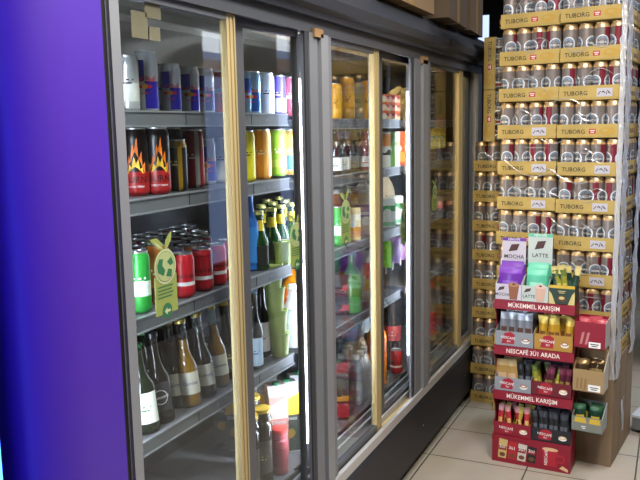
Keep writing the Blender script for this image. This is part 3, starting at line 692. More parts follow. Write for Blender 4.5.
# ---- first bay, top shelf
for kind, px, X, lab in (('plain_silver', 128, -.20, 'silver can with a pale panel at the front post end of the top shelf'),
        ('rb_big', 146, -.22, 'tallest blue and silver energy can on the top shelf of the first bay'),
        ('plain_silver', 161, -.30, 'plain silver can half hidden behind the tallest energy can'),
        ('rb', 171, -.235, 'second blue and silver energy can from the left on the top shelf'),
        ('rb', 190, -.25, 'third blue and silver energy can from the left on the top shelf'),
        ('rb_silver', 205, -.25, 'mostly silver energy can with blue foot on the top shelf'),
        ('rb_red', 219, -.26, 'orange-red energy can beside the warm-lit door stile on the top shelf'),
        ('plain_silver', 231, -.28, 'silver can mostly behind the warm-lit door stile on the top shelf'),
        ('rb_cyan', 252, -.20, 'light blue energy can just behind the second door on the top shelf'),
        ('can_white', 266, -.21, 'white slim can with sideways black lettering on the top shelf'),
        ('can_violet', 278, -.22, 'violet slim can beside the white one on the top shelf'),
        ('can_pink', 290, -.22, 'pink-red slim can near the bright light tube on the top shelf')):
    put(kind, px, X, B1[0], lab, 'can', 85, 'cans on the top shelf of the first bay', j=random.uniform(-.15, .15))
# second shelf
for kind, px, X, lab in (('burn', 135, -.21, 'black flame can at the left end of the second shelf'),
        ('burn', 157, -.185, 'front black energy can with a big yellow flame on its red foot'),
        ('gold_black', 177, -.19, 'short black can with gold stripe and lid beside the flame can'),
        ('red_tall', 194, -.215, 'tall red can with pale stripe beside the gold and black can'),
        ('rb', 207, -.24, 'blue and silver can right of the tall red can on second shelf'),
        ('can_white', 219, -.25, 'white can in front of the warm-lit stile on the second shelf'),
        ('yel_slim', 247, -.19, 'yellow slim can at the left edge of the second door'),
        ('or_tall', 262, -.20, 'tall orange can on the second shelf behind the second door'),
        ('gr_tall', 278, -.22, 'tall lime green can beside the orange one on the second shelf'),
        ('or_blue', 290, -.22, 'orange and blue can right of the lime green can'),
        ('blue_tall', 299, -.24, 'blue can nearest the light tube on the second shelf')):
    put(kind, px, X, B1[1], lab, 'can', 160, 'cans on the second shelf of the first bay', j=random.uniform(-.2, .2))
for k, px in enumerate((146, 172)): put('burn', px, -.31, B1[1], 'dark flame can in the rear row of the second shelf', 'can', 160, 'rear row of flame cans')
# third shelf, tilted: front row then rows behind
t3 = TILT[(0, 2)]
for kind, px, X, lab in (('green', 140, -.165, 'bright green can at the left end of the third shelf'),
        ('orange_can', 159, -.185, 'orange can partly behind the leaf sticker'),
        ('cola', 184, -.165, 'front red cola can just right of the leaf sticker'),
        ('cola', 203, -.165, 'second red cola can right of the leaf sticker'),
        ('cola', 217, -.17, 'third red cola can right of the leaf sticker'),
        ('cola', 229, -.18, 'red cola can behind the warm-lit stile on the third shelf')):
    put(kind, px, X, B1[2], lab, 'can', 290, 'front row of cans on the third shelf', t3, j=random.uniform(-.1, .3))
row = 0
for X in (-.235, -.30, -.365, -.43, -.495):
    row += 1
    y = 1.29+.02*(row % 2)
    i = 0
    while y < 1.88+(-.235-X)*1.1:
        kind = 'cola_dark' if (i+row) % 4 else 'cola'
        lab = 'dark cola can in the packed rear rows of the third shelf'; g = 'dark cola cans in the rear rows'
        if kind == 'cola': lab = 'red cola can among dark ones in the rear rows of third shelf'; g = 'red cola cans in the rear rows'
        if row == 1 and i == 6: kind, lab, g = 'can_purple', 'single purple can behind the front red cola cans', None
        if row == 1 and i == 7: kind, lab, g = 'orange_short', 'orange can beside the purple one behind the front cola cans', None
        place(kind, (X, y, B1[2]+(X+.125)*math.tan(t3)+.0006), random.uniform(0, 1.2), lab, 'can', g, -t3); y += .0635; i += 1
# third shelf behind the second door
put('bluetall', 250, -.19, B1[2], 'tall blue ribbed bottle at the left edge of second door', 'bottle', 240, None, t3)
for px, X, w in ((259, -.17, 'first'), (272, -.175, 'second'), (281, -.19, 'third'), (292, -.19, 'fourth')):
    put('yellowneck', px, X, B1[2], f'{w} green bottle with yellow neck label from the left on third shelf', 'bottle', 235, 'yellow-necked green bottles', t3)
for px, X in ((262, -.26), (274, -.27), (286, -.27), (268, -.34), (280, -.35)):
    put('yellowneck', px, X, B1[2], 'green bottle with yellow neck label in the rear rows', 'bottle', 235, 'rear yellow-necked bottles', t3)
put('cup', 282, -.142, B1[2], 'single pale green cup on the third shelf edge', 'cup', 252, 'pale green cups')
# fourth shelf, tilted bottles
t4 = TILT[(0, 3)]
for kind, px, X, lab in (('stubby', 146, -.16, 'beer bottle with pale green label at the left end of fourth shelf'),
        ('darkbeer', 162, -.165, 'dark beer bottle with a round ring emblem on its label'),
        ('coronafull', 178, -.20, 'brown-filled clear bottle between ring emblem bottle and golden beer'),
        ('corona', 191, -.165, 'front clear bottle of golden beer with white label'),
        ('coronafull', 207, -.165, 'clear beer bottle second right of the ring emblem bottle'),
        ('corona', 221, -.18, 'golden beer bottle nearest the warm-lit stile on fourth shelf'),
        ('blackbottle', 233, -.19, 'black beer bottle behind the warm-lit door stile')):
    put(kind, px, X, B1[3], lab, 'bottle', 375, 'front row of beer bottles', t4, j=random.uniform(-.1, .2))
for X in (-.245, -.325, -.405):
    y = 1.30
    while y < 1.86+(-.245-X)*1.1:
        kind = random.choice(['darkbeer', 'stubby', 'coronafull', 'blackbottle'])
        kd = {'darkbeer': 'dark bottle with ring emblem', 'stubby': 'dark green bottle with pale label', 'coronafull': 'clear bottle with brown beer', 'blackbottle': 'black bottle with gold cap'}[kind]
        place(kind, (X, y, B1[3]+(X+.125)*math.tan(t4)+.0006), random.uniform(.3, 1.0), f'{kd} in the rear rows of the fourth shelf', 'bottle', f'rear row, {kd}', -t4); y += .072
for k, (X, px, w) in enumerate(((-.15, 280, 'bottom'), (-.15, 278, 'second lowest'), (-.15, 275, 'third lowest'), (-.15, 273, 'topmost'))):
    y = at(px, 346-21*k, X=X)[1]
    place('cup', (X, y, B1[3]+.0006+.078*k), face_cam(X, y), f'{w} pale green cup of the stack on the fourth shelf', 'cup', 'pale green cups')
for kind, px, X, lab in (('bluelabel', 254, -.16, 'clear bottle with light blue label left of the cup stack'), ('redlabel', 262, -.20, 'dark bottle with red and white label beside the cup stack')):
    put(kind, px, X, B1[3], lab, 'bottle', 320, None)
put('orange', 293, -.27, B1[3], 'yellow-orange bottle behind the pale green cup stack', 'bottle', 300).scale = (.9, .9, .86)
put('petclear', 293, -.16, B1[3], 'clear empty-looking bottle right of the pale green cup stack', 'bottle', 330)
# bottom deck of the first bay
DK = .3146
for i, (px, X, kind, w) in enumerate(((277, -.295, 'juice_pink', 'pink-sided juice carton at the front left of the carton group'), (288, -.275, 'juice', 'front juice carton with yellow band and dark green panel'), (299, -.275, 'juice', 'juice carton nearest the light tube on the bottom deck'))):
    put(kind, px, X, DK, w, 'carton', 430, 'juice cartons on the bottom deck', j=.25)
for X in (-.385, -.465, -.545):
    for q in range(3):
        place('juice', (X, 2.30+.078*q+(-.385-X)*.5, DK), .5, 'green-capped juice carton in the rear rows of the bottom deck', 'carton', 'rear juice cartons')
for px, X, w in ((249, -.222, 'first'), (262, -.218, 'second')):
    put('widejar', px, X, DK, f'{w} dark iced coffee bottle with yellow lid on the bottom deck', 'bottle', 440, 'yellow-lidded coffee bottles')
put('widejar', 252, -.31, DK, 'yellow-lidded coffee bottle standing behind the other two', 'bottle', 440)
put('pinkjar', 280, -.210, DK, 'pink jar with a red lid in front of the juice cartons', 'jar', 460)
# ---- second bay
for kind, px, X, lab in (('xl_short', 335, -.17, 'short yellow can at the left end of the second bay top shelf'), ('xl_yellow', 347, -.18, 'first tall yellow can in the second bay'),
        ('xl_grey', 357, -.22, 'grey-gold can between two yellow cans'), ('xl_yellow', 367, -.19, 'tall yellow can beside the warm-lit stile of the third door'), ('xl_yellow', 375, -.2, 'yellow can behind the warm-lit stile of third door')):
    put(kind, px, X, B2[0], lab, 'can', 95, 'yellow cans', j=.1)
for k in range(3):
    for q in range(3):
        X = -.17; y = at(384+5.2*q, 100, X=X)[1]
        place('candybox', (X, y, B2[0]+.0006+.0372*k), .35, f'{ORD[2-k]} layer orange snack box from the top, {("near", "middle", "far")[q]} column', 'snack box', 'orange snack boxes on the top shelf')
for px, X, kind, lab in ((335, -.17, 'soda', 'first clear soda bottle from the left in second bay'), (343, -.175, 'soda', 'second clear soda bottle from the left in second bay'), (352, -.19, 'soda', 'third clear soda bottle from the left in second bay'), (365, -.165, 'pinksoda', 'pink-filled soda bottle in front of the warm-lit stile'),
        (339, -.25, 'pinksoda', 'pink soda bottle behind the first two clear ones'), (348, -.26, 'pinksoda', 'pink soda bottle behind the third clear one'), (358, -.25, 'soda', 'clear soda bottle beside the pink-filled one'), (375, -.2, 'pinksoda', 'pink soda bottle behind the warm-lit stile')):
    put(kind, px, X, B2[1], lab, 'bottle', 150, 'soda bottles')
for px, kind, lab in ((383.5, 'o_carton', 'white and orange carton with dark band, second shelf'), (388.5, 'g_carton', 'lime green carton on the second shelf of second bay'), (393, 'w_carton', 'cream carton beside the lime green one'), (398, 'r_carton', 'orange-red carton nearest the second bay light tube'), (402.5, 'o_carton', 'white and orange carton next to the light tube')):
    put(kind, px, -.17, B2[1], lab, 'carton', 150, 'slim cartons', rz=.5)
for px, X, kind, lab in ((335, -.26, 'redcarton', 'red and white carton at the left end of third shelf'), (342, -.26, 'redcarton', 'second red and white carton on the third shelf'), (350, -.26, 'tancarton', 'tan carton with red top beside the milk jug'),
        (352, -.17, 'yelcarton', 'low cream and orange carton before the tan carton'), (365, -.17, 'purplecarton', 'purple and pink yoghurt carton before the milk jug'), (386, -.18, 'milkcarton', 'white and green milk carton beside the fourth door edge'), (394, -.18, 'milkcarton', 'second white and green milk carton from the fourth door edge')):
    put(kind, px, X, B2[2], lab, 'carton', 215, None, rz=.55)
put('jug', 363, -.27, B2[2], 'white milk jug behind the purple yoghurt carton', 'milk jug', 195).scale = (1, 1, .93); put('jug', 385, -.28, B2[2], 'white milk jug behind the green milk cartons', 'milk jug', 190).scale = (1, 1, .93)
put('green', 337, -.16, B2[2], 'green can before the red and white cartons', 'can', 225)
# hanging pouches
for px, kind, lab in ((384, 'lime_pouch', 'lime green pouch hanging under the third shelf'), (391, 'lilac', 'first lilac pouch hanging under the third shelf'), (398, 'lilac', 'second lilac pouch hanging nearest the light tube')):
    X = -.15; y = at(px, 250, X=X)[1]
    place(kind, (X, y, B2[2]-.05), .6, lab, 'pouch', 'hanging drink pouches')
put('greenpet', 352, -.16, B2[3], 'big green plastic bottle with teal neck on the fourth shelf', 'bottle', 280).scale = (.95, .95, .83)
put('snackbag', 368, -.17, B2[3], 'white snack bag with red and yellow spots beside the big green bottle', 'snack bag', 280, rz=.6)
for px, X, lab in ((335, -.22, 'dark snack box at the left end of the fourth shelf'), (345, -.34, 'dark snack box behind the big green bottle'), (361, -.36, 'dark snack box behind the white snack bag')):
    put('darkpack', px, X, B2[3], lab, 'snack box', 280, None, rz=.5)
put('darkpack', 335, -.22, B2[3]+.081, 'dark snack box stacked on the leftmost one of fourth shelf', 'snack box', 270, None, rz=.6)
# deck of the second bay
y = at(351, 390, X=-.37)[1]; wp2 = place('waterpack', (-.37, y, DK), .12, 'film-wrapped pack of clear bottles under the blue water bottles', 'water pack')
for k, lab in enumerate(('blue-tinted water bottle at the left on the rear bottle pack', 'middle blue-tinted water bottle on the rear bottle pack', 'blue-tinted water bottle nearest the third door stile, on the pack')):
    yy = y+(-.075, .0, .075)[k]
    place('bluewater', (-.335, yy, DK+.2175), face_cam(-.335, yy), lab, 'bottle', 'blue water bottles').scale = (.80, .80, .66)
put('orange', 377, -.226, DK, 'orange soda bottle behind the third door stile', 'bottle', 350).scale = (1, 1, 1.25)
put('cola', 396, -.2, DK, 'red cola can on the far deck of second bay', 'can', 345)
C['colabottle'] = mk_bottles()['cola']
put('colabottle', 392, -.24, DK, 'dark cola bottle with red label near the second light tube', 'bottle', 320).scale = (1, 1, 1.22)
put('cherry', 339, -.225, DK, 'dark cherry juice carton with a green cap on the deck', 'carton', 390, rz=.5)
y = at(353, 390, X=-.262)[1]; place('waterpack', (-.262, y, DK), .12, 'film-wrapped pack of clear water bottles on the deck', 'water pack')
# ---- third bay
for px, kind, z, lab in ((431, 'yelpack', B3[1]+.06, 'first yellow box in the third bay'), (436, 'yelpack', B3[1]+.06, 'second yellow box in the third bay'), (441, 'yelpack', B3[1]+.06, 'third yellow box in the third bay')):
    put(kind, px, -.17, z, lab, 'box', 148, 'yellow boxes', rz=.3)
bx = MB(); bx.box((-.30, 3.40, B3[1]+.0006), (-.13, 3.85, B3[1]+.058)); tag(bx.build('carton_box', M('#8f6d3c', .7)), 'flat brown carton under the yellow boxes', 'box')
def crumple(name, cx, cy, cz, sx, sy, sz, mat, label, cat, seed=1):
    rnd = random.Random(seed); ph = [rnd.uniform(0, 6.28) for _ in range(9)]
    mb = MB()
    def f(u, v):
        a = 2*math.pi*u; b = math.pi*(v-.5)
        k = 1+.13*math.sin(5*a+ph[0]+3*b)+.10*math.sin(9*a-5*b+ph[1])+.08*math.sin(7*b+ph[2]+2*a)
        z = sz*math.sin(b)*k
        return (cx+sx*math.cos(b)*math.cos(a)*k, cy+sy*math.cos(b)*math.sin(a)*k, cz+max(z, -sz*.8))
    mb.grid(40, 20, f, 0); return tag(mb.build(name, mat), label, cat)
crumple('plastic_bag', -.24, 3.62, B3[0]+.066, .09, .20, .08, clear('#e6d888', .2, .7, .45, .6), 'crumpled clear yellowish plastic bag on the third bay top shelf', 'bag', 3)
for k, (px, w) in enumerate(((431, 'first'), (437, 'second'), (443, 'third'))):
    put('redcap', px, -.21-.015*k, DK, f'{w} red-capped bottle on the deck of the third bay', 'bottle', 310, 'red-capped bottles').scale = (1.2, 1.2, 1.7)
for k, (px, w) in enumerate(((433, 'first'), (442, 'second'))):
    put('darkpack', px, -.17, B3[2], f'{w} dark red box on the third shelf of the third bay', 'box', 240, 'dark red boxes', rz=.3)

# ================================================================== BEER STACKS
YAW = R(-7); PX, PY = .79, 3.42
U = Vector((math.cos(YAW), math.sin(YAW), 0)); V = Vector((-math.sin(YAW), math.cos(YAW), 0))
rnd = random.Random(4)
for col, (uc, n, p, z0) in enumerate(((-.4015, 13, .1605, .0005), (-.1335, 10, .1614, .474))):
    side = ('left', 'right')[col]
    for k in range(n):
        j = rnd.uniform(-.004, .004); zt = z0+p*k
        c = Vector((PX, PY, 0))+U*(uc+j)+V*(.196+rnd.uniform(0, .006)); c.z = zt
        if k == n-1: nm = 'topmost'
        elif k == 0: nm = 'lowest'
        else: nm = f'{ORD[k-0]} from the bottom'
        st = k in ((n-4, n-5, n-6) if col == 0 else (n-3, n-5, n-6, n-7, n-8))
        pack(f'yellow-trayed beer pack in the {side} column of the tall front stack, {nm}', c, YAW+rnd.uniform(-.012, .012)+(.02 if k > n-4 else 0), 'l' if col == 0 else 'r', 'beer packs of the tall front stack', None, st, k+col*7)
for k in range(9):
    nm = 'topmost' if k == 8 else 'lowest' if k == 0 else f'{ORD[k]} from the bottom'
    pack(f'beer pack in the lower stack beside the fridge end, {nm}', (.160+rnd.uniform(-.003, .003), 4.0+.197, .0005+.158*k), R(-1)+rnd.uniform(-.01, .01), 'r', 'beer packs of the lower stack by the fridge', None, False, k+3)
zt = .0005+.158*8+.158
for k in range(2):
    pack(f'beer pack stood on its end on the low stack, {("lower", "upper")[k]} one', (.082, 3.985+.197, zt+.133+.2645*k), 0, 'l', 'beer packs standing on end', (0, R(90), 0), False, k+2)

# stretch wrap over the right-hand edge of the tall stack
wr = thing('stretch_wrap', 'white stretch film bunched down the right side of the tall beer stack', 'plastic film')
def strip(v0, v1, z0, z1, out, seed, name, du=0):
    r2 = random.Random(seed); ph = [r2.uniform(0, 6.28) for _ in range(6)]
    mb = MB()
    def f(u, v):
        z = z0+(z1-z0)*v
        w = (u-.5)
        wob = .010*math.sin(13*z+ph[0])+.006*math.sin(31*z+ph[1])
        c = Vector((PX, PY, 0))+V*((v0+v1)/2+w*(v1-v0)*(1+.10*math.sin(17*z+ph[2]))+wob*.12)+U*(out+.0025*math.sin(40*z+6*u+ph[3])+.003*math.sin(25*u*2+70*z+ph[4])+du)
        return (c.x, c.y, z)
    mb.grid(14, 90, f, 0); return mb.build(name, clear('#f2f5ff', .2, .7, .36, .9), wr)
strip(-.012, .085, .40, 2.06, .012, 1, 'film_band'); strip(.31, .405, .44, 2.06, .014, 2, 'film_band')
fb = MB()
def front_film(u, v):
    z = .40+1.66*v; c = Vector((PX, PY, 0))+U*(-.014+.022*u+.0015*math.sin(30*z+2))+V*(-.010-.002*math.sin(50*z+9*u)); return (c.x, c.y, z)
fb.grid(6, 90, front_film, 0); fb.build('film_band', clear('#f4f6ff', .25, .7, .36, .9), wr)
st = MB(); r3 = random.Random(9)  # glints of the wrap across the fronts, built as pale strands
for k in range(9):
    u0 = r3.uniform(-.5, -.2); z0 = r3.uniform(.95, 1.75); u1 = u0+r3.uniform(.1, .3); sag = r3.uniform(-.09, .09)
    pts = []
    for q in range(13):
        c = Vector((PX, PY, 0))+U*(u0+(u1-u0)*q/12)+V*(-.0075); c.z = z0+sag*math.sin(math.pi*q/12); pts.append(c)
    st.tube(pts, [.0004+.0012*math.sin(math.pi*q/12) for q in range(13)], 5, 0)
st.build('film_strand_glint', FILM, wr)

# big carton under the right-hand column
CARD = M('#846e54', .75, noise=.2, nscale=5); CARDD = M('#78603f', .75)
bc = thing('cardboard_box', 'big brown cardboard box under the right column of beer packs', 'box')
m = MB(); m.box((-.27, .0, .0), (0, .45, .472), 0); o = m.build('box_body', [CARD, CARDD], bc)
m = MB(); m.box((-.272, -.0012, .2), (-.02, 0, .203), 1)
for vv in (.16, .30): m.box((.0, vv-.002, .0), (.0012, vv+.002, .471), 1)
for uu in (-.2, ): m.box((uu, -.0012, .0), (uu+.003, 0, .471), 1)
m.build('fold_lines', [CARD, CARDD], bc)
m = MB(); m.grid(10, 10, lambda u, v: (.002+.002*math.sin(8*u+11*v), .22+.05*(u-.5)+.02*math.sin(6*v), .17+.16*(v-.5)), 0); m.build('torn_film', clear('#f1f4fb', .25, .8, .35, .8), bc)
bc.location = (PX+.006, PY-.008, 0); bc.rotation_euler = (0, 0, YAW)

# ================================================================== SACHET STAND
KY = R(-2.7); KO = Vector((.30, 3.288, 0)); KW, KD = .342, .12
KU = Vector((math.cos(KY), math.sin(KY), 0)); KV = Vector((-math.sin(KY), math.cos(KY), 0))
def kp(u, v, z): c = KO+KU*u+KV*v; return Vector((c.x, c.y, z))
ks = thing('sachet_stand', 'red cardboard display stand of coffee sachets on the floor', 'display stand', None, KO, KY)
KD_ = M('#7c1222', .5); 
m = MB(); m.box((0, 0, 0), (KW, KD, .126), 0)
f = vmap(0, 0, -.0008); f2 = vmap(0, 0, -.0014); f3 = vmap(0, 0, -.002)
cols = [4, 5, 6, 7]
for k in range(4):
    x = .045+.043*k; lean = .008*k-.01
    m.flat([(x-.018+lean*.0, .022), (x+.018, .020), (x+.018+.008, .108-.005*k), (x-.016+.004, .112-.005*k)], f, cols[k])
    m.flat([(x-.015, .060), (x+.019, .058), (x+.021, .078), (x-.013, .08)], f2, 1 if k == 1 else 3); m.text('3ü1', .020, f3, 2 if k != 3 else 2, x=x+.003, y=.074, rot=-4)
    m.disc(x+.002, .038, .013, f2, 8, ry=.010)
m.flat([(.228, .020), (.286, .020), (.290, .098), (.222, .098)], f, 1); m.disc(.256, .098, .034, f2, 9, ry=.008); m.ring(.300, .060, .012, .020, f, 1)
m.text('NESCAFÉ', .017, f3, 2, x=.240, y=.058, rot=88); m.flat([(.296, .018), (.334, .006), (.332, .02), (.31, .032)], f2, 9)
m.build('base_box', [KRED, M('#a81e30', .4), WHITE, M('#8a1420'), M('#c9b070'), M('#b0202c'), M('#c9c4b8'), M('#1c1c20'), M('#6a4426'), M('#d9b48a')], ks)
LV = [.293, .500, .707]; BH = .040
words = ['MÜKEMMEL KARIŞIM', 'NESCAFÉ 3Ü1 ARADA', 'MÜKEMMEL KARIŞIM']
for z, wd in zip(LV, words):
    m = MB(); m.box((0, 0, z), (KW, .003, z+BH), 0); m.box((.0035, .003, z+BH-.004), (KW-.0035, KD-.003, z+BH), 0); m.box((0.0035, KD-.006, z), (KW-.0035, KD-.003, z+BH), 0)
    m.text(wd, .0275, vmap(KW*.5, z+BH*.5, -.0008), 1, sx=.86)
    m.build('shelf_tray', [KRED, M('#f0e4dc')], ks)
m = MB(); m.box((0, KD-.003, .126), (KW, KD, .745), 0); m.build('back_panel', M('#2c1a28', .6), ks)
for x0, x1 in ((0, .0035), (KW-.0035, KW)):
    m = MB(); pts = [(.0035, .126), (KD-.003, .126), (KD-.003, .745), (.0035, .745)]
    for z in (.707, .5, .293):
        pts += [(.0035, z), (.03, z-.03), (.045, z-.09), (.03, z-.15)]
    m.prism(pts, 'x', x0, x1, 0); m.build('side_panel', KD_, ks)

def sachet_box(w, d, hf, hb, mats, face, label, u, v, z, header=None):
    t = thing('sachet_box', label, 'box', None, kp(u, v, z+.0006), KY)
    m = MB(); e = .002
    m.box((0, 0, 0), (w, d, e), 0); m.box((0, 0, 0), (w, e, hf), 0); m.box((0, d-e, 0), (w, d, hb), 0)
    for x0 in (0, w-e): m.prism([(e, 0), (d-e, 0), (d-e, hb), (d*.55, hb), (e, hf)], 'x', x0, x0+e, 0)
    face(m, w, hf); m.build('carton_tray', mats, t)
    if header:
        h = MB(); header(h); h.build('header_card', mats, t)
    return t
def nes_face(m, w, h):
    f = vmap(0, 0, -.0007); g = vmap(0, 0, -.0013); k = vmap(0, 0, -.0019)
    m.flat([(w*.16, .010), (w*.50, .010), (w*.52, h*.80), (w*.40, h*.98), (w*.24, h*.86)], f, 1)
    m.text('NESCAFÉ', .0155, g, 2, x=w*.34, y=h*.56, rot=-4); m.text('3ü1', .012, g, 2, x=w*.36, y=h*.33)
    m.disc(w*.80, h*.42, w*.105, f, 2, ry=h*.16); m.disc(w*.80, h*.50, w*.10, g, 3, ry=h*.13); m.disc(w*.80, h*.5, w*.06, k, 2, ry=h*.06)
CR = M('#a0182c', .45); CO = M('#9c6a44', .5)
def stick(name, w, h, body, band, top, thick=.006):
    def mk():
        t = thing(name); m = MB()
        def g(sg): return lambda u, v: ((u-.5)*w*sg, -sg*thick*math.sin(math.pi*u)*min(1, 6*v, 6*(1-v)), h*v)
        def cl(u, v): return 1 if .30 < v < .55 and .2 < u < .8 else 2 if v > .84 else 0
        m.grid(6, 16, g(1), cl); m.grid(6, 16, g(-1), cl)
        m.build('foil_sleeve', [body, band, top], t)
        s = MB(); s.box((-w/2, -.0008, h-.002), (w/2, .0008, h+.006)); s.build('crimped_seal', top, t)
        return t
    return mk
C['s_silver'] = stick('sachet', .036, .135, M('#8a909c', .3, .4), M('#5a3a2c', .5), M('#c8ccd4', .3, .5)); C['s_gold'] = stick('sachet', .034, .132, M('#c99a2c', .3, .4), M('#7a4a2c', .5), M('#e0c060', .3, .4))
C['s_tan'] = stick('sachet', .055, .125, M('#b08a4c', .4), M('#c9a88a', .5), M('#d0b070', .35)); C['s_dark'] = stick('sachet', .028, .118, M('#1c1e24', .35), M('#6a6e78', .4), M('#2c2e34', .35))
C['s_plum'] = stick('sachet', .026, .118, M('#4a1428', .35), M('#8a7a34', .4), M('#6a2038', .35)); C['s_olive'] = stick('sachet', .024, .118, M('#8a8a2c', .4), M('#c9b45a', .4), M('#5a6a24', .4))
C['s_red'] = stick('sachet', .024, .122, M('#b8283a', .35), M('#d8c070', .4), M('#d89aa0', .35)); C['s_yel'] = stick('sachet', .024, .122, M('#b8a43a', .4), M('#7a1a2a', .4), M('#d0c060', .4))
C['s_green'] = stick('sachet', .022, .13, M('#1c3a34', .35), M('#3a5a4a', .4), M('#c9b878', .35)); C['s_black'] = stick('sachet', .024, .122, M('#1e2026', .35), M('#5f636c', .4), M('#3a3c44', .35))
C['s_purple'] = stick('sachet', .10, .10, M('#6a2fa0', .35), M('#8a5ac0', .4), M('#7c40b0', .35), .012); C['s_mint'] = stick('sachet', .085, .10, M('#58b898', .35), M('#9ad8c0', .4), M('#70c8a8', .35), .012)
C['s_foil'] = stick('sachet', .05, .09, M('#5a4630', .25, .5), M('#d0b070', .25, .6), M('#8a7048', .25, .5), .012); C['s_leaf'] = stick('sachet', .05, .095, M('#16382a', .35), M('#c9a838', .4), M('#2a5a3a', .35), .01)
def sachets(kinds, u0, u1, v0, v1, z, n, rows, label, group, lean=.25, jit=.12):
    r4 = random.Random(int(u0*1000+z*100)); rowst = rows
    for q in range(rows):
        for k in range(n):
            kd, lb, gp = kinds[(k*7+q*3+r4.randint(0, 2)) % len(kinds)], label, group
            if isinstance(kd, tuple): kd, lb = kd; gp = group+', '+kd[2:]
            u = u0+(u1-u0)*(k+.5+.2*(q % 2))/(n+.2); v = v0+(v1-v0)*(q+.5)/rows
            o = place(kd, kp(u, v, z+.004), KY, lb, 'sachet', gp)
            o.rotation_euler = (-(lean)*(.3+.7*q/max(1, rows-1) if rows > 1 else .6)*.5+r4.uniform(-.03, .03), r4.uniform(-jit, jit), KY+r4.uniform(-.15, .15))
Z2, Z3, Z4 = .5405, .3335, .1262
BD = .105
GREYC = M('#8b9098', .5)
sachet_box(.166, BD, .066, .085, [GREYC, CR, WHITE, CO], nes_face, 'grey sachet box at the left of the second tier', .006, .006, Z2)
sachet_box(.160, BD, .070, .088, [M('#a88036', .5), CR, WHITE, CO], nes_face, 'gold sachet box at the right of the second tier', .176, .006, Z2)
sachets(['s_silver'], .014, .166, .02, .095, Z2, 4, 2, 'silver sachet standing in the grey box of the second tier', 'silver sachets')
sachets(['s_gold'], .184, .33, .02, .095, Z2, 4, 3, 'gold sachet standing in the gold box of the second tier', 'gold sachets')
sachet_box(.160, BD, .062, .08, [GREYC, CR, WHITE, CO], nes_face, 'grey sachet box at the left of the third tier', .006, .006, Z3)
sachet_box(.166, BD, .064, .08, [M('#641222', .5), CR, WHITE, M('#d9b48a')], nes_face, 'dark red sachet box at the right of the third tier', .170, .006, Z3)
sachets([('s_tan', 'tan sachet standing in the grey box of the third tier')], .012, .11, .02, .095, Z3, 2, 2, '', 'third tier sachets')
sachets([('s_dark', 'dark sachet at the right end of the third tier grey box')], .112, .158, .02, .095, Z3, 2, 2, '', 'third tier grey box')
sachets([('s_plum', 'plum sachet in the dark red box of the third tier'), ('s_plum', 'plum sachet in the dark red box of the third tier'), ('s_olive', 'olive sachet in the dark red box of the third tier')], .178, .328, .015, .095, Z3, 6, 3, '', 'third tier red box', .3, .3)
sachet_box(.166, BD, .060, .08, [M('#84142a', .5), CR, WHITE, M('#d9b48a')], nes_face, 'bright red sachet box at the left of the lowest tier', .004, .006, Z4)
sachet_box(.166, BD, .060, .08, [M('#1e1f25', .5), CR, WHITE, M('#d9b48a')], nes_face, 'black sachet box at the right of the lowest tier', .173, .006, Z4)
sachets([('s_red', 'red stick sachet in the red box of the lowest tier'), ('s_yel', 'yellow stick sachet in the red box of the lowest tier')], .012, .162, .015, .095, Z4, 6, 2, '', 'lowest tier red box', .3, .28)
sachets(['s_black'], .18, .332, .012, .098, Z4, 7, 3, 'black stick sachet in the black box of the lowest tier', 'black stick sachets', .3, .12)
ZT = .7475
LAV = M('#c2bcc8', .5)
def cup_face(word, tint):
    def fc(m, w, h):
        f = vmap(0, 0, -.0007); g = vmap(0, 0, -.0013); k = vmap(0, 0, -.0019)
        m.flat([(w*.08, h*.55), (w*.16, h*.80), (w*.36, h*.86), (w*.32, h*.66)], f, 3)
        m.text(word, .019, f, 4, x=w*.28, y=h*.33)
        m.flat([(w*.56, .004), (w*.84, .004), (w*.92, h*1.0), (w*.50, h*1.0)], g, 5); m.disc(w*.71, h*1.0, w*.21, k, 6, ry=.010); m.disc(w*.71, h*1.03, w*.06, vmap(0, 0, -.0025), 3, ry=.004)
    return fc
def cup_header(word, w, z0, z1, d):
    def fh(h):
        h.box((.004, d-.012, z0), (w-.004, d-.008, z1), 0)
        f = vmap(0, 0, d-.0127); g = vmap(0, 0, d-.0133)
        h.flat([(.004, z0), (w-.004, z0), (w-.004, z0+(z1-z0)*.28), (.004, z0+(z1-z0)*.28)], f, 1); h.flat([(.004, z1-.014), (w-.004, z1-.014), (w-.004, z1), (.004, z1)], f, 1)
        h.text(word, .024, g, 4, x=w*.5, y=z0+(z1-z0)*.48); h.flat([(w*.28, z0+(z1-z0)*.62), (w*.40, z0+(z1-z0)*.82), (w*.72, z0+(z1-z0)*.84), (w*.62, z0+(z1-z0)*.66)], g, 3)
        h.text('NESCAFÉ', .013, g, 2, x=w*.5, y=z1-.007)
    return fh
BW = .112
sachet_box(BW, .105, .07, .10, [LAV, M('#6a2fa0', .45), WHITE, M('#4a2a26'), INK, M('#8a5638'), M('#a87a5a')], cup_face('MOCHA', 0), 'purple and white box with iced chocolate drink on the stand top', .004, .006, ZT, cup_header('MOCHA', BW, .10, .262, .105))
sachet_box(BW, .105, .07, .10, [M('#b8c2be', .5), M('#58b898', .45), WHITE, M('#4a2a26'), INK, M('#c9a490'), M('#d8b8a8')], cup_face('LATTE', 0), 'mint and white box with latte picture on the stand top', .118, .006, ZT, cup_header('LATTE', BW, .10, .285, .105))
r5 = random.Random(3)
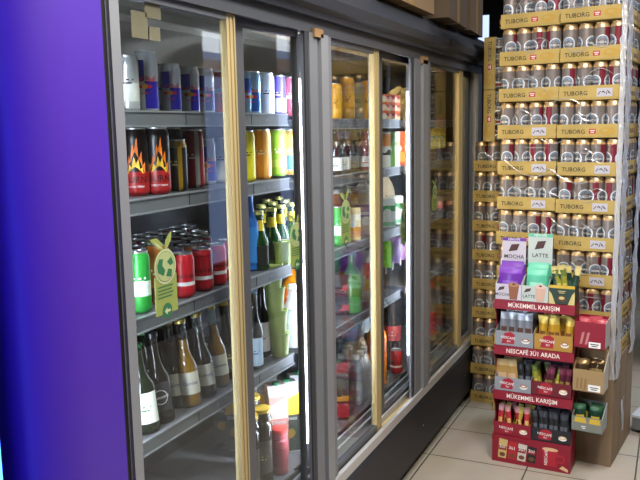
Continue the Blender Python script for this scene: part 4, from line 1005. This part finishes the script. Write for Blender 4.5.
for k in range(3):
    for base, kd, nm in ((.004, 's_purple', 'purple'), (.118, 's_mint', 'mint green')):
        o = place(kd, kp(base+BW/2, .030+.024*k, ZT+.012+.006*k), KY, f'{nm} sachet leaning in the {"purple" if kd == "s_purple" else "mint"} box, {("front", "middle", "rear")[k]} one', 'sachet', f'{nm} sachets'); o.rotation_euler = (-.12-.05*k, 0, KY); o.scale = (1, 1, 1.25+.13*k)
def green_face(m, w, h):
    f = vmap(0, 0, -.0007); g = vmap(0, 0, -.0013); k = vmap(0, 0, -.0019)
    m.flat([(0, h*.84), (w, h*.84), (w, h), (0, h)], f, 1); m.flat([(0, 0), (w*.26, 0), (w*.1, h*.55), (0, h*.7)], f, 2); m.flat([(w, 0), (w*.74, 0), (w*.9, h*.55), (w, h*.7)], f, 2)
    m.disc(w*.5, h*.30, w*.17, f, 3, ry=h*.17); m.disc(w*.5, h*.34, w*.11, g, 2, ry=h*.08); bars(m, w*.3, .012, f, 2, x=w*.5, y=h*.66)
GB = .106
sachet_box(GB, .105, .082, .095, [M('#223a30', .5), M('#c9a838', .4), M('#c9b878', .5), M('#5a3820', .5)], green_face, 'dark green box of stick sachets at the right of the stand top', .233, .006, ZT)
sachets([('s_green', 'dark green stick sachet in the green box on the stand top'), ('s_green', 'dark green stick sachet in the green box on the stand top'), ('s_olive', 'gold-topped stick sachet in the green box on the stand top')], .240, .334, .014, .095, ZT+.02, 5, 3, '', 'stick sachets on the stand top', .25, .3)
# clip-on side trays
def side_tray(z, h, hb, mats, label, face, w=.125, d=.10, v=.0):
    t = thing('side_tray', label, 'tray', None, kp(KW+.0005, v, z), KY+R(-4))
    m = MB(); e = .003
    m.prism([(0, 0), (d, 0), (d, e), (0, e)], 'x', 0, w, 0); m.box((0, 0, 0), (w, e, h), 0); m.box((0, d-e, 0), (w, d, hb), 0)
    m.prism([(e, 0), (d-e, 0), (d-e, hb), (e, h)], 'x', 0, e, 0); m.prism([(e, 0), (d-e, 0), (d-e, hb), (e, h)], 'x', w-e, w, 1)
    face(m, w, h); m.build('tray_body', mats, t)
    return t
def ff_red(m, w, h):
    f = vmap(0, 0, -.0007); g = vmap(0, 0, -.0013)
    for q in range(2): m.flat([(w*.18+q*w*.17, h*.14), (w*.26+q*w*.17, h*.16), (w*.34+q*w*.17, h*.62), (w*.26+q*w*.17, h*.60)], f, 2)
    m.flat([(w*.48, h*.04), (w*.86, h*.04), (w*.86, h*.26), (w*.48, h*.26)], f, 3); bars(m, w*.28, h*.12, g, 4, x=w*.67, y=h*.15)
def ff_tag(m, w, h):
    f = vmap(0, 0, -.0007); g = vmap(0, 0, -.0013)
    for q in range(3): m.flat([(w*(.1+.13*q), h*.1), (w*(.17+.13*q), h*.1), (w*(.2+.13*q), h*.62), (w*(.12+.13*q), h*.6)], f, 2)
    m.flat([(w*.5, h*.06), (w*.9, h*.06), (w*.9, h*.36), (w*.5, h*.36)], f, 3); bars(m, w*.28, h*.14, g, 4, x=w*.7, y=h*.2)
def ff_grey(m, w, h):
    f = vmap(0, 0, -.0007); bars(m, w*.15, h*.2, f, 3, x=w*.4, y=h*.3)
    m.flat([(w*.08, h*.6), (w*.5, h*.6), (w*.44, h*.95), (w*.12, h*.95)], f, 2); m.flat([(w*.56, h*.6), (w*.95, h*.6), (w*.92, h*.95), (w*.6, h*.95)], f, 2)
side_tray(.572, .112, .122, [KRED, M('#b4afac', .5), M('#b87a7a', .5), WHITE, INK], 'red clip-on box with price tag on the stand side, uppermost', ff_red)
side_tray(.382, .095, .16, [M('#9a8058', .6), M('#b8b0a2', .5), M('#8a6a44', .6), WHITE, INK], 'tan clip-on tray of gold-foil packs, middle of the stand side', ff_tag)
side_tray(.205, .065, .11, [M('#767b74', .5), M('#989c98', .5), M('#c9a838', .5), WHITE, INK], 'grey clip-on tray of dark green packs, lowest on the stand side', ff_grey)
def fill(kind, z, us, label, group, cat='sachet', v=.03, lean=-.2):
    r6 = random.Random(int(z*100))
    for q, u in enumerate(us):
        o = place(kind, kp(KW+u, v+.022*(q % 3), z), KY, label, cat, group); o.rotation_euler = (lean*(q % 3)*.5-.08, r6.uniform(-.15, .15), KY-.05)
C['s_redpack'] = stick('sachet', .05, .11, M('#8a1828', .3), M('#d8b0a0', .4), M('#c04a54', .3), .01)
fill('s_redpack', .5752+.006, (.035, .085, .04, .09), 'dark red sachet in the uppermost clip-on box', 'dark red sachets')
fill('s_foil', .3852+.035, (.032, .075, .10, .035, .09, .06), 'gold and brown foil pack in the middle clip-on tray', 'foil packs')
fill('s_leaf', .2082+.006, (.034, .09, .036, .092), 'dark green pack in the lowest clip-on tray', 'dark green packs')

# ================================================================== OTHER THINGS
# boxes on the fridge roof
def roof_box(x0, x1, y0, y1, z0, z1, mats, label, rz=0):
    t = thing('cardboard_box', label, 'box', 'boxes on the fridge roof', ((x0+x1)/2, (y0+y1)/2, z0), rz)
    a, c, h = (x1-x0)/2, (y1-y0)/2, z1-z0
    m = MB(); m.box((-a, -c, 0), (a, c, h), 0); m.build('box_body', mats, t)
    m = MB(); m.box((a, -.025, 0), (a+.001, .025, h), 0); m.box((-a, -.025, -.0007), (a, .025, 0), 0); m.build('packing_tape', M('#8f7448', .3), t)
    return t
roof_box(-.56, .05, 2.60, 3.20, 1.9706, 2.3, [M('#7a6242', .75)], 'tan cardboard box overhanging the fridge roof, nearest the camera')
roof_box(-.55, .07, 3.28, 3.72, 1.9706, 2.28, [M('#4a3a28', .75)], 'dark brown cardboard box overhanging the fridge roof, in the middle', R(4))
roof_box(-.55, .05, 3.76, 4.12, 1.9706, 2.3, [M('#54402c', .75)], 'dark brown cardboard box on the far end of the fridge roof', R(4))
# violet cooler at the left
vc = thing('violet_cooler', 'violet glossy cooler side panel left of the drinks fridge', 'cooler')
m = MB(); pts = [(-.6, 1.175), (-.6, 1.0), (-.20, .965)]
for k in range(15):
    a = R(180-90*k/14); pts.append((-.085+.085*math.sin(a), 1.075+.115*math.cos(a)))
pts += [(.0, 1.10), (.0, 1.175)]
m.prism(pts[::-1], 'z', 0.04, 2.25, 0)
for f in range(len(m.s)):
    if f > 1: m.s[f] = True
m.build('side_panel', M('#46249c', .42), vc)
m = MB(); m.box((-.6, 1.176, 0.0), (-.004, 1.189, 2.2)); m.build('black_edge_strip', BLACK, vc)
m = MB(); m.box((-.6, .45, .04), (-.20, .964, 2.25)); m.build('recessed_back', BLACK, vc)
m = MB(); m.tube([(-.016, .868, .3), (-.016, .868, 2.2)], .006, 8, 0); m.box((-.2, .855, .3), (-.024, .880, 2.2), 1); m.build('blue_light_strip', [emis('#2a5cff', 10), BLACK], vc)
m = MB(); m.box((-.58, .47, 0), (-.25, 1.14, .04)); m.build('plinth', BLACK, vc)
# far-right things
w = thing('white_cabinet', 'pale grey appliance standing in the gap behind the beer stack', 'cabinet', None, (.98, 4.95, 0))
m = MB(); m.box((0, 0, .05), (.55, .5, 1.12), 0); m.build('cabinet_body', M('#8f959c', .5), w); m = MB(); m.box((.01, -.015, .08), (.54, 0, 1.08), 0); m.build('cabinet_door', M('#a0a6ac', .5), w); m = MB(); m.box((.02, .02, 0), (.53, .48, .05)); m.build('cabinet_plinth', BLACK, w)
pl = thing('metal_platform', 'low grey metal platform on the floor right of the cardboard box', 'platform', None, (.86, 3.86, 0), R(-14))
m = MB(); m.box((0, 0, .02), (.5, .55, .085), 0); m.box((-.004, -.004, .08), (.504, .554, .092), 1); m.build('platform_top', [M('#6a6e70', .5), M('#b4bcc6', .4)], pl)
for x, y in ((.02, .02), (.45, .02), (.02, .5), (.45, .5)):
    m = MB(); m.box((x, y, 0), (x+.03, y+.03, .02)); m.build('foot', BLACK, pl)

# ================================================================== LIGHT
def area(name, loc, rot, size, power, color, sy=None):
    l = bpy.data.lights.new(name, 'AREA'); l.energy = power; l.color = color; l.size = size
    if sy: l.shape = 'RECTANGLE'; l.size_y = sy
    o = bpy.data.objects.new(name, l); COL.objects.link(o); o.location = loc; o.rotation_euler = rot
    return o
area('ceiling_lamp', (1.25, 1.6, 2.85), (0, 0, 0), .5, 50, (1, .94, .86), 1.4)
area('ceiling_lamp', (.55, 1.5, 2.85), (0, 0, 0), .4, 34, (1, .94, .86), 1.4)
area('ceiling_lamp', (1.7, 4.6, 2.85), (0, 0, 0), .6, 30, (.86, .92, 1), 1.2)
def spot(name, loc, target, power, color, ang, blend=.6):
    l = bpy.data.lights.new(name, 'SPOT'); l.energy = power; l.color = color; l.spot_size = R(ang); l.spot_blend = blend; l.shadow_soft_size = .05
    o = bpy.data.objects.new(name, l); COL.objects.link(o); o.location = loc
    o.rotation_euler = (Vector(target)-Vector(loc)).to_track_quat('-Z', 'Y').to_euler()
spot('blue_fill_spot', (1.0, -.3, 2.6), (-.03, 1.0, 1.15), 15, (.12, .02, 1), 30)  # unseen spots added to throw blue and violet onto the cooler panel
spot('violet_fill_spot', (1.4, 1.9, 2.5), (-.0, 1.09, 1.15), 2.2, (.62, .10, .8), 26)
wd = bpy.data.worlds.new('shop_air'); sc.world = wd; wd.use_nodes = True
wd.node_tree.nodes['Background'].inputs[0].default_value = (.5, .5, .55, 1); wd.node_tree.nodes['Background'].inputs[1].default_value = .25
# prototypes that were only sources are removed
for c in _cans:
    for k in KIDS.get(c, []): bpy.data.objects.remove(k)
    bpy.data.objects.remove(c)
